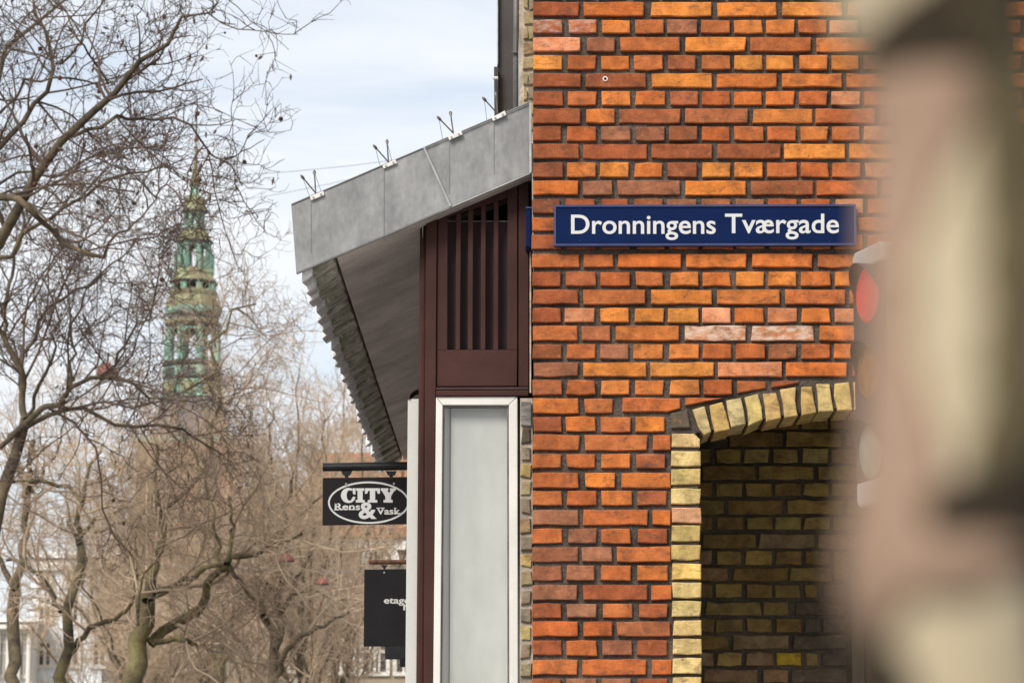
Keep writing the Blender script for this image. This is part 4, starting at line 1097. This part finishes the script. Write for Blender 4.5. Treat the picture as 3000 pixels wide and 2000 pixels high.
ta = [([(48, 2700), (46, 2000), (40, 1836), (45, 1724)], 0, 42, 34, 0, 'trunk'),
 ([(45, 1724), (20, 1690), (0, 1650), (-10, 1560), (0, 1480)], 0, 22, 10, .3, 'limb'),
 ([(45, 1724), (60, 1650), (76, 1568), (80, 1456), (89, 1367), (100, 1290)], 0, 26, 14, -.4, 'limb'),
 ([(80, 1456), (130, 1380), (180, 1300), (190, 1200)], 0, 12, 4, .8, 'limb'),
 ([(0, 1480), (40, 1400), (30, 1300), (60, 1240)], 0, 10, 4, .8, 'limb')]
TREES.append(photo_tree('plane_tree', 46, 44, 'forked bare tree at bottom left before the white columned house', ta, 13, M['bark'], M['twig_tan'], (3.2, 5.0, 7)))
tb = [([(186, 2700), (192, 2000), (192, 1903), (200, 1769), (223, 1657), (232, 1586)], 0, 40, 22, 0, 'trunk'),
 ([(232, 1586), (225, 1500), (241, 1470), (260, 1380), (300, 1300)], 0, 18, 8, .3, 'limb'),
 ([(178, 1790), (147, 1728), (112, 1680), (80, 1652), (20, 1640)], 0, 16, 9, .5, 'limb'),
 ([(205, 1912), (240, 1870), (268, 1831), (330, 1809), (384, 1787), (392, 1745)], 0, 20, 9, -.8, 'limb'),
 ([(234, 1575), (277, 1523), (357, 1492), (446, 1461)], 0, 14, 8, -.5, 'limb'),
 ([(230, 1590), (205, 1540), (196, 1490), (192, 1440)], 0, 13, 6, .5, 'limb'),
 ([(241, 1470), (196, 1425), (120, 1407), (60, 1408), (0, 1412)], -.4, 15, 9, -.5, 'limb'),
 ([(277, 1560), (340, 1530), (430, 1500), (520, 1515)], .4, 9, 4, .5, 'limb'),
 ([(250, 1420), (330, 1400), (390, 1340), (430, 1290)], .4, 9, 4, .5, 'limb')]
TREES.append(photo_tree('plane_tree', 190, 42, 'slender algae green bare tree before the pale blue house', tb, 14, M['bark_green'], M['twig_tan'], (3.8, 5.4, 7)))
tcx = [([(398, 2700), (400, 2000), (411, 1903), (424, 1813), (432, 1746)], 0, 66, 46, 0, 'trunk'),
 ([(432, 1760), (440, 1690), (455, 1640), (478, 1599), (470, 1500), (450, 1400), (460, 1300)], 0, 36, 8, .3, 'limb'),
 ([(440, 1885), (491, 1831), (558, 1804), (589, 1773), (598, 1729), (638, 1680), (656, 1657), (687, 1630), (759, 1621), (817, 1586), (884, 1563)], 0, 34, 9, -1.0, 'limb'),
 ([(448, 1735), (513, 1711), (571, 1684), (625, 1653), (660, 1651)], -.3, 20, 12, -.6, 'limb'),
 ([(455, 1748), (513, 1722), (560, 1700), (600, 1668)], .4, 11, 8, -.3, 'limb'),
 ([(450, 1880), (513, 1867), (545, 1875), (571, 1886)], -.3, 18, 13, -.4, 'limb'),
 ([(668, 1650), (672, 1612), (683, 1532), (670, 1450)], -1.0, 14, 6, .4, 'limb'),
 ([(668, 1652), (714, 1724), (768, 1769), (799, 1827)], -1.0, 13, 8, .6, 'limb'),
 ([(424, 1820), (400, 1760), (400, 1690), (380, 1620), (330, 1560)], 0, 18, 5, .6, 'limb'),
 ([(405, 1830), (404, 1740), (420, 1690), (478, 1612)], -.5, 9, 6, -.3, 'limb'),
 ([(638, 1680), (640, 1600), (620, 1500), (600, 1400), (560, 1300)], -.8, 12, 4, .8, 'limb'),
 ([(470, 1500), (540, 1440), (620, 1330), (640, 1200), (625, 984), (696, 903), (750, 890)], .6, 14, 6, .8, 'limb'),
 ([(696, 905), (732, 930), (777, 984)], 1.4, 6, 4, 0, 'limb')]
TREES.append(photo_tree('plane_tree', 400, 38, 'thickest bare trunk at bottom, mossy limb rising to the right', tcx, 15, M['bark_green'], M['twig_tan'], (4.2, 6.0, 7.5)))
td = [([(770, 2700), (780, 2050), (808, 1950), (800, 1890), (770, 1800)], 0, 34, 26, 0, 'trunk'),
 ([(805, 1900), (821, 1836), (815, 1724), (817, 1590), (830, 1540), (850, 1450), (860, 1380)], 0, 26, 8, .3, 'limb'),
 ([(812, 1730), (790, 1715), (772, 1702)], 0, 14, 12, 0, 'limb'),
 ([(800, 2010), (840, 1910), (900, 1850), (950, 1825), (1025, 1792)], 0, 22, 7, -.8, 'limb'),
 ([(825, 1790), (850, 1740), (880, 1680), (905, 1620), (920, 1545)], 0, 17, 8, .4, 'limb'),
 ([(850, 1740), (920, 1730), (980, 1755), (1045, 1758)], 0, 10, 4, .4, 'limb'),
 ([(770, 1800), (740, 1750), (700, 1720), (660, 1700)], 0, 14, 4, .4, 'limb'),
 ([(830, 1540), (890, 1500), (960, 1440), (990, 1340)], .5, 10, 4, .4, 'limb'),
 ([(840, 1480), (800, 1400), (790, 1300), (800, 1200)], .5, 9, 4, .4, 'limb')]
TREES.append(photo_tree('plane_tree', 790, 48, 'bare tree with a stubby fork just left of the tall black sign', td, 16, M['bark'], M['twig_tan'], (5.0, 6.8, 9)))
te = [([(640, 2700), (642, 2050), (645, 1930)], 0, 38, 34, 0, 'trunk'),
 ([(645, 1940), (600, 1890), (560, 1850), (520, 1860)], 0, 14, 8, 0, 'limb'),
 ([(645, 1935), (642, 1850), (650, 1780), (640, 1700)], 0, 26, 10, 0, 'limb'),
 ([(650, 1940), (690, 1900), (720, 1890)], 0, 14, 9, 0, 'limb'),
 ([(795, 2040), (745, 1960), (718, 1900), (675, 1850), (650, 1800), (640, 1770)], -1, 13, 11, .5, 'limb'),
 ([(645, 1880), (680, 1830), (690, 1760), (700, 1680)], 0, 12, 5, 0, 'limb')]
TREES.append(photo_tree('plane_tree', 642, 60, 'pale pollarded tree with candelabra limbs between two larger trunks', te, 17, M['bark_green'], M['twig_tan'], (2.2, 3.4, 5)))

def plain_tree(seed, H, spread, upright, dens):
    """a whole bare tree at the origin: trunk, crown"""
    rg = np.random.default_rng(seed)
    hT = H * 0.30
    trunk = resample([(0, 0, 0, .20), (.08, .05, hT * .5, .15), (-.05, .1, hT, .11), (0.05, 0, H * .55, .06), (0, .1, H * .8, .04)], 14)
    A, B = [], []
    for k in range(11):
        z = rg.uniform(hT * .8, H * .55); an = k * 2.4 + rg.uniform(-.4, .4)
        L = H * rg.uniform(.35, .5)
        r = rg.uniform(.6, 1) * spread
        p = [(0, 0, z, .055), (math.cos(an) * r * .35, math.sin(an) * r * .35, z + L * .3 * upright, .042), (math.cos(an) * r * .75, math.sin(an) * r * .75, z + L * .62 * upright, .03), (math.cos(an) * r, math.sin(an) * r, z + L * upright, .015)]
        q = resample(p, 14); q[1:, :3] += rg.normal(size=(13, 3)) * .10; A.append(q[:, :3]); B.append(q[:, 3])
    A.append(trunk[:, :3]); B.append(trunk[:, 3])
    A, B = np.array(A), np.array(B)
    V, q = tubes(A, B, 8)
    p2, r2 = spawn(A, B, dens[0], (1.0, 2.6), (25, 65), 6, .22, .2, .5, rg, .2, .012, .04)
    p3, r3 = spawn(p2, r2, dens[1], (.5, 1.3), (25, 65), 5, .16, .25, .6, rg, .1, .008, .015)
    p4, r4 = spawn(p3, r3, dens[2], (.2, .6), (25, 60), 3, .12, .25, .8, rg, .1, .0055, .008)
    W, Q, off = [], [], 0
    for p_, r_, S in ((p2, r2, 5), (p3, r3, 4), (p4, r4, 3)):
        v_, q_ = tubes(p_, r_, S); W.append(v_); Q.append(q_ + off); off += len(v_)
    return (V, q), (np.concatenate(W), np.concatenate(Q))

PROTO = []
for seed, H, sp, upr, dn in ((31, 15, 4.6, 1.0, (2.6, 4.2, 6.5)), (32, 14, 5.2, .85, (2.6, 4.2, 6.5)), (33, 13.5, 3.2, 1.35, (2.6, 4.2, 6.5))):
    PROTO.append(plain_tree(seed, H, sp, upr, dn))
meshes = []
BGT = [(385, 98, 0, .90, 2.2, 'far bare tree behind the slender green tree, under the spire'),
       (500, 104, 1, 1.12, .9, 'far bare tree whose crown hides the foot of the brick tower'),
       (620, 112, 0, 1.10, 4.0, 'far bare tree behind the long mossy limb'),
       (740, 100, 1, .95, 2.9, 'far bare tree to the right of the brick tower'),
       (880, 96, 2, 1.10, 5.0, 'upright bare tree against the sky left of the orange roof'),
       (985, 112, 2, 1.20, 1.0, 'upright bare tree in front of the orange roof'),
       (410, 126, 2, 1.3, 5.2, 'tall far bare tree directly below the spire')]
made = {}
for px, Y, k, s_, rz, lab in BGT:
    b = P(px, 1900, Y)
    t = thing('bare_tree', (b.x, Y, 0), lab, 'tree', 'far bare trees on the square')
    t.rotation_euler = (0, 0, rz); t.scale = (s_, s_, s_)
    if k not in made:
        WLOC['__o'] = Vector((0, 0, 0))
        ms = []
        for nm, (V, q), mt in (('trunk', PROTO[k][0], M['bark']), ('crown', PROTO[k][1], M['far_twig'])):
            save = WLOC[t.name]; WLOC[t.name] = Vector((0, 0, 0))
            o = np_mesh(nm, V, q, mt, t); o.location = (0, 0, 0); ms.append(o.data); WLOC[t.name] = save
        made[k] = ms
    else:
        for nm, me in zip(('trunk', 'crown'), made[k]):
            o = bpy.data.objects.new(nm, me); COL.objects.link(o); o.parent = t

# ------------------------------------------------------------------ church tower with its copper spire
YH = 350.0
SX = 566.0
def ZS(zy): return P(SX, 300 + .7018 * zy, YH).z
KH = .7018 * YH / F
cxw = P(SX, 900, YH).x
ch = thing('church_tower', (cxw, YH, 0), 'brick church tower carrying a tall green copper spire of stacked open lanterns', 'church')
def ring(name, prof, mt, S=8, parent=ch):
    return MB().lathe((cxw, YH, 0), [(ZS(zy), hw * KH * 1.06) for zy, hw in prof], S, math.pi / 8).build(name, M[mt], parent)
def posts(z0, z1, hw, w, mt, n=8, parent=ch):
    for k in range(n):
        an = math.pi / 8 + 2 * math.pi * k / n
        c_ = Vector((cxw + math.cos(an) * hw * KH, YH + math.sin(an) * hw * KH, 0))
        MB().lathe(c_, [(ZS(z1), w * KH * 1.2), (ZS(z1 - 6), w * KH), (ZS(z0 + 8), w * KH), (ZS(z0), w * KH * 1.3)], 6, an).build('column', M[mt], parent)
def arches(z0, z1, hw, mt):
    """spandrel plates with a rounded head between the columns"""
    for k in range(8):
        a0 = math.pi / 8 + 2 * math.pi * k / 8; a1 = a0 + math.pi / 4
        pa = Vector((cxw + math.cos(a0) * hw * KH, YH + math.sin(a0) * hw * KH, 0)); pb = Vector((cxw + math.cos(a1) * hw * KH, YH + math.sin(a1) * hw * KH, 0))
        top = [pa.lerp(pb, u) + Vector((0, 0, ZS(z0))) for u in (0, 1)]
        low = [pa.lerp(pb, u) + Vector((0, 0, ZS(z0) + (ZS(z1) - ZS(z0)) * (1 - .75 * math.sin(math.pi * u)))) for u in [1 - j / 8 for j in range(9)]]
        nrm = Vector(((pa + pb).x / 2 - cxw, (pa + pb).y / 2 - YH, 0)).normalized()
        MB().prism(top + low, -nrm * 0.35).build('arch_head', M[mt], ch)
MB().lathe((cxw, YH, ZS(155)), [(-11 * KH, 1.5 * KH), (-8 * KH, 8 * KH), (0, 11 * KH), (8 * KH, 8 * KH), (11 * KH, 1.5 * KH)], 14).build('ball', M['lamp_red'], ch, smooth=True)
MB().tube([(cxw, YH, ZS(146)), (cxw, YH, ZS(20))], [.14, .05], 8).build('weathervane_rod', M['copper_dark'], ch)
ring('needle', [(352, 14), (349, 27), (340, 21), (290, 13), (230, 7), (165, 2)], 'copper_ochre')
ring('neck', [(390, 18), (386, 15), (356, 15), (352, 19)], 'copper')
ring('dome', [(462, 44), (458, 57), (452, 52), (440, 47), (420, 44), (402, 37), (391, 25), (388, 17)], 'copper_ochre')
ring('cornice', [(464, 46), (459, 56), (457.5, 57.5), (455, 54)], 'copper_dark')
posts(462, 522, 38, 7, 'copper')
arches(462, 486, 40, 'copper')
ring('sill', [(532, 47), (530, 50), (521, 48), (519, 44)], 'copper')
ring('dome', [(586, 66), (583, 78), (577, 74), (560, 66), (545, 59), (534, 50), (531, 44)], 'copper_ochre')
ring('cornice', [(592, 68), (588, 74), (584.5, 78), (582, 76)], 'copper_dark')
posts(590, 702, 64, 11, 'copper')
arches(592, 626, 67, 'copper')
posts(628, 715, 84, 6, 'copper')
ring('sill', [(722, 80), (718, 84), (702, 78), (699, 72)], 'copper_ochre')
ring('drum', [(760, 86), (752, 99), (746, 96), (728, 84), (720, 80)], 'copper_ochre')
ring('cornice', [(766, 80), (760, 96), (754, 102), (751, 99)], 'copper_dark')
posts(764, 794, 84, 14, 'copper')
ring('balcony', [(812, 92), (808, 100), (795, 104), (791, 98)], 'copper_ochre')
ring('bulb', [(896, 96), (888, 108), (872, 114), (850, 114), (832, 108), (818, 100), (810, 95)], 'copper_ochre')
ring('bulb_band', [(893, 104), (888, 112), (874, 116.5), (864, 116)], 'copper')
ring('cornice', [(915, 100), (910, 104), (895, 105), (892, 100)], 'copper_dark')
ring('ledge', [(938, 108), (930, 118), (918, 116), (912, 106)], 'copper_ochre')
ring('cornice', [(948, 104), (940, 112), (936, 117), (932, 114)], 'copper_dark')
posts(942, 1088, 102, 15, 'copper')
arches(944, 984, 106, 'copper')
posts(985, 1088, 118, 7, 'copper')
ring('cornice', [(1112, 112), (1104, 124), (1092, 122), (1086, 112)], 'copper_dark')
ring('drum', [(1158, 110), (1150, 119), (1114, 119), (1110, 110)], 'copper')
ring('cornice', [(1168, 112), (1160, 122), (1152, 120), (1149, 112)], 'copper_dark')
ring('drum', [(1232, 112), (1224, 119), (1170, 118), (1166, 110)], 'copper')
for zt, zb in ((1120, 1146), (1176, 1220)):
    for k in range(8):
        a0 = math.pi / 8 + 2 * math.pi * k / 8; a1 = a0 + math.pi / 4; h = 119.8 * KH * 1.06
        pa = Vector((cxw + math.cos(a0) * h, YH + math.sin(a0) * h, 0)); pb = Vector((cxw + math.cos(a1) * h, YH + math.sin(a1) * h, 0))
        nrm = Vector(((pa + pb).x / 2 - cxw, (pa + pb).y / 2 - YH, 0)).normalized()
        q = [pa.lerp(pb, u) + Vector((0, 0, ZS(z))) for u, z in ((.2, zt), (.8, zt), (.8, zb), (.2, zb))]
        MB().prism(q, nrm * 0.12).build('panel', M['copper_dark' if zt < 1150 else 'copper_ochre'], ch)
ring('ledge', [(1246, 122), (1240, 132), (1232, 130), (1228, 118)], 'copper')
ring('slate_roof', [(1424, 196), (1400, 172), (1360, 156), (1300, 142), (1246, 130)], 'slate_far')
hw = 205 * KH
MB().box((cxw - hw * 1.08, YH - hw * 1.08, ZS(1440)), (cxw + hw * 1.08, YH + hw * 1.08, ZS(1424))).build('copper_ledge', M['copper'], ch)
tw = MB().box((cxw - hw, YH - hw, 0), (cxw + hw, YH + hw, ZS(1440) - .01)).build('tower', M['far_brick'], ch)
for dx_ in (-.5, .5):
    MB().box((cxw + hw * dx_ - .9, YH - hw - .05, ZS(1640)), (cxw + hw * dx_ + .9, YH - hw + .1, ZS(1500))).build('belfry_window', M['window_dark'], tw)
    MB().box((cxw + hw * dx_ - 1.2, YH - hw - .15, ZS(1652)), (cxw + hw * dx_ + 1.2, YH - hw + .1, ZS(1640) - .01)).build('window_sill', M['white_trim'], tw)

# ------------------------------------------------------------------ houses across the square
def house(name, x0, x1, ytop, Y, depth, wallm, label, wins, roof=None, extra=None):
    """front facing house: pixel extents at depth Y; wins: (x, y, w, h, style)"""
    a, b = P(x0, ytop, Y), P(x1, ytop, Y)
    t = thing(name, ((a.x + b.x) / 2, Y + depth / 2, 0), label, 'building', 'houses across the square')
    w_ = MB().box((a.x, Y, 0), (b.x, Y + depth, a.z)).build('wall', wallm, t)
    MB().box((a.x - .2, Y - .25, a.z - .5), (b.x + .2, Y - .005, a.z - .1)).build('cornice', M['white_trim'], t)
    for x, y, w, h, st in wins:
        c_ = P(x, y, Y); ww, hh = w * Y / F / 2, h * Y / F / 2
        win = MB().box((c_.x - ww, Y - .04, c_.z - hh), (c_.x + ww, Y + .05, c_.z + hh)).build('window', M['window_dark'], t)
        f = .16
        fr = MB().box((c_.x - ww - f, Y - .12, c_.z - hh - f), (c_.x - ww, Y - .005, c_.z + hh + f)).box((c_.x + ww, Y - .12, c_.z - hh - f), (c_.x + ww + f, Y - .005, c_.z + hh + f))
        fr.box((c_.x - ww, Y - .12, c_.z + hh), (c_.x + ww, Y - .005, c_.z + hh + f)).box((c_.x - ww, Y - .12, c_.z - hh - f), (c_.x + ww, Y - .005, c_.z - hh))
        fr.build('frame', M['white_trim'], win)
        br_ = MB().box((c_.x - .06, Y - .09, c_.z - hh), (c_.x + .06, Y - .045, c_.z + hh)).box((c_.x - ww, Y - .095, c_.z + hh * .3), (c_.x + ww, Y - .05, c_.z + hh * .3 + .12))
        if st == 3:
            br_.box((c_.x - ww * .5, Y - .088, c_.z - hh), (c_.x - ww * .5 + .09, Y - .044, c_.z + hh)).box((c_.x + ww * .5 - .09, Y - .088, c_.z - hh), (c_.x + ww * .5, Y - .044, c_.z + hh))
        br_.build('glazing_bar', M['white_trim'], win)
    if roof:
        ym, rm = roof
        zr = P(x0, ym, Y + depth * .5).z
        MB().add([(a.x - .3, Y - .4, a.z), (b.x + .3, Y - .4, a.z), (b.x + .3, Y + depth + .4, a.z), (a.x - .3, Y + depth + .4, a.z), (a.x - .3, Y + depth / 2, zr), (b.x + .3, Y + depth / 2, zr)],
                 [(0, 1, 5, 4), (2, 3, 4, 5), (0, 4, 3), (1, 2, 5), (0, 3, 2, 1)]).build('roof', rm, t)
    return t
wl_ = [(x, y, 30, 62, 1) for x in (132, 212, 292) for y in (1680, 1785, 1915, 2040)]
house('town_house', 92, 305, 1635, 128, 9, M['blue_render'], 'pale blue rendered house behind the bare trees at left', wl_, (1615, M['white_render']))
hw_ = house('columned_house', -140, 98, 1822, 126.4, 1.5, M['white_render'], 'white house front with slim columns at the bottom left corner', [(x, 1930, 13, 90, 1) for x in (-20, 10, 40, 70)], (1812, M['white_render']))
for x in (-5, 25, 55, 85):
    c_ = P(x, 1900, 126.1)
    MB().tube([(c_.x, 126.1, 6), (c_.x, 126.1, P(x, 1842, 126.1).z)], .10, 8).build('column', M['white_trim'], hw_)
MB().box((P(-140, 1840, 126).x, 125.7, P(0, 1842, 126).z), (P(98, 1840, 126).x, 126.38, P(0, 1830, 126).z)).build('entablature', M['white_trim'], hw_)
house('town_house', 306, 560, 1880, 132, 9, M['far_brick'], 'low red brick house behind the thickest trunk', [(352, 1965, 22, 60, 1), (400, 1965, 22, 60, 1), (520, 1975, 40, 40, 3), (470, 1975, 40, 40, 3)], (1760, M['red_tile']))
house('town_house', 561, 700, 1855, 134, 9, M['white_render'], 'narrow cream house front behind the pollarded tree', [(600, 1960, 30, 70, 1), (668, 1960, 30, 70, 1)], (1740, M['red_tile']))
house('town_house', 701, 905, 1560, 130, 10, M['grey_render'], 'grey green house with white framed windows behind the stubby tree', [(x, y, 34, 86, 1) for x in (772, 868) for y in (1640, 1770, 1918, 2040)], (1430, M['red_tile']))
big = house('gabled_house', 906, 1330, 1575, 124, 12, M['tan_render'], 'tan house with broad orange tiled roof behind the black signs', [(x, y, 66, 84, 3) for x in (1000, 1098, 1196) for y in (1745, 1925)], (1325, M['red_tile']))
# volute on its front
c_ = P(1112, 1640, 123.5); rv = MB()
for k in range(20):
    a0, a1 = math.pi * k / 20 * 1.15 - .2, math.pi * (k + 1) / 20 * 1.15 - .2
    for r0, r1, d in ((.16, .34, .30), (.48, .80, .45)):
        q = lambda a, r_: Vector((c_.x + math.cos(a) * r_, 123.5, c_.z + math.sin(a) * r_))
        rv.prism([q(a0, r0), q(a1, r0), q(a1, r1), q(a0, r1)], (0, d, 0))
rv.build('volute', M['white_trim'], big)

# ------------------------------------------------------------------ street lamps on wires, overhead wires
def wire_lamp(px, py, w, Y, lab):
    c_ = P(px, py, Y); r_ = w * Y / F / 2
    t = thing('suspended_lamp', c_, lab, 'street lamp', 'red lamps hung over the street')
    MB().lathe(c_, [(0, r_), (.1 * r_, r_ * 1.03), (.45 * r_, r_ * .92), (.8 * r_, r_ * .66), (1.0 * r_, r_ * .32), (1.15 * r_, r_ * .2)], 20).build('lamp_shade', M['lamp_red'], t, smooth=True)
    MB().lathe(c_, [(-.28 * r_, r_ * .35), (-.18 * r_, r_ * .62), (-.005, r_ * .8)], 16).build('diffuser', M['signal_cap'], t, smooth=True)
    MB().tube([c_ + Vector((0, 0, r_ * 1.15)), c_ + Vector((0, 0, r_ * 2.0))], r_ * .10, 8).build('hanger', M['black_metal'], t)
    return c_ + Vector((0, 0, r_ * 2.0))
for px, py, w, Y, lab in ((315, 1098, 66, 52, 'large red lamp hung over the square at left among the twigs'), (840, 1645, 46, 41, 'red lamp right of the stubby tree trunk, higher of the two small ones'), (946, 1712, 38, 46, 'smallest red lamp, hung just left of the tall black sign')):
    e = wire_lamp(px, py, w, Y, lab)
    a, b = Vector((e.x - 16, Y + .5, e.z + .9)), Vector((e.x + 14, Y - .5, e.z + .9))
    o = MB().tube([a, a.lerp(e, .5) - Vector((0, 0, .12)), e, b.lerp(e, .5) - Vector((0, 0, .12)), b], .004, 6).build('lamp_wire', M['wire'])
    props(o, {52: 'span wire holding the large red lamp at left', 41: 'span wire holding the higher small red lamp', 46: 'span wire holding the smallest red lamp'}[Y], 'wire', 'wires over the street')
for p0, p1, Y, lab in (((200, 522), (1500, 418), 62, 'topmost thin wire crossing the sky behind the zinc canopy'), ((260, 640), (1400, 430), 66, 'second thin wire crossing the sky, steeper than the one above'),
                       ((300, 930), (1300, 832), 70, 'thin wire crossing the sky right of the spire, just above the lowest'), ((330, 1060), (1300, 835), 74, 'lowest thin wire crossing the sky right of the spire')):
    pts = []
    for k in range(9):
        t = k / 8; v = P(p0[0] + (p1[0] - p0[0]) * t, p0[1] + (p1[1] - p0[1]) * t, Y + 4 * t)
        v.z -= .25 * math.sin(math.pi * t); pts.append(v)
    o = MB().tube(pts, .006, 6).build('overhead_wire', M['wire'])
    props(o, lab, 'wire', 'wires over the street')
print('bricks', nb, 'trees', [t[1:] for t in TREES])
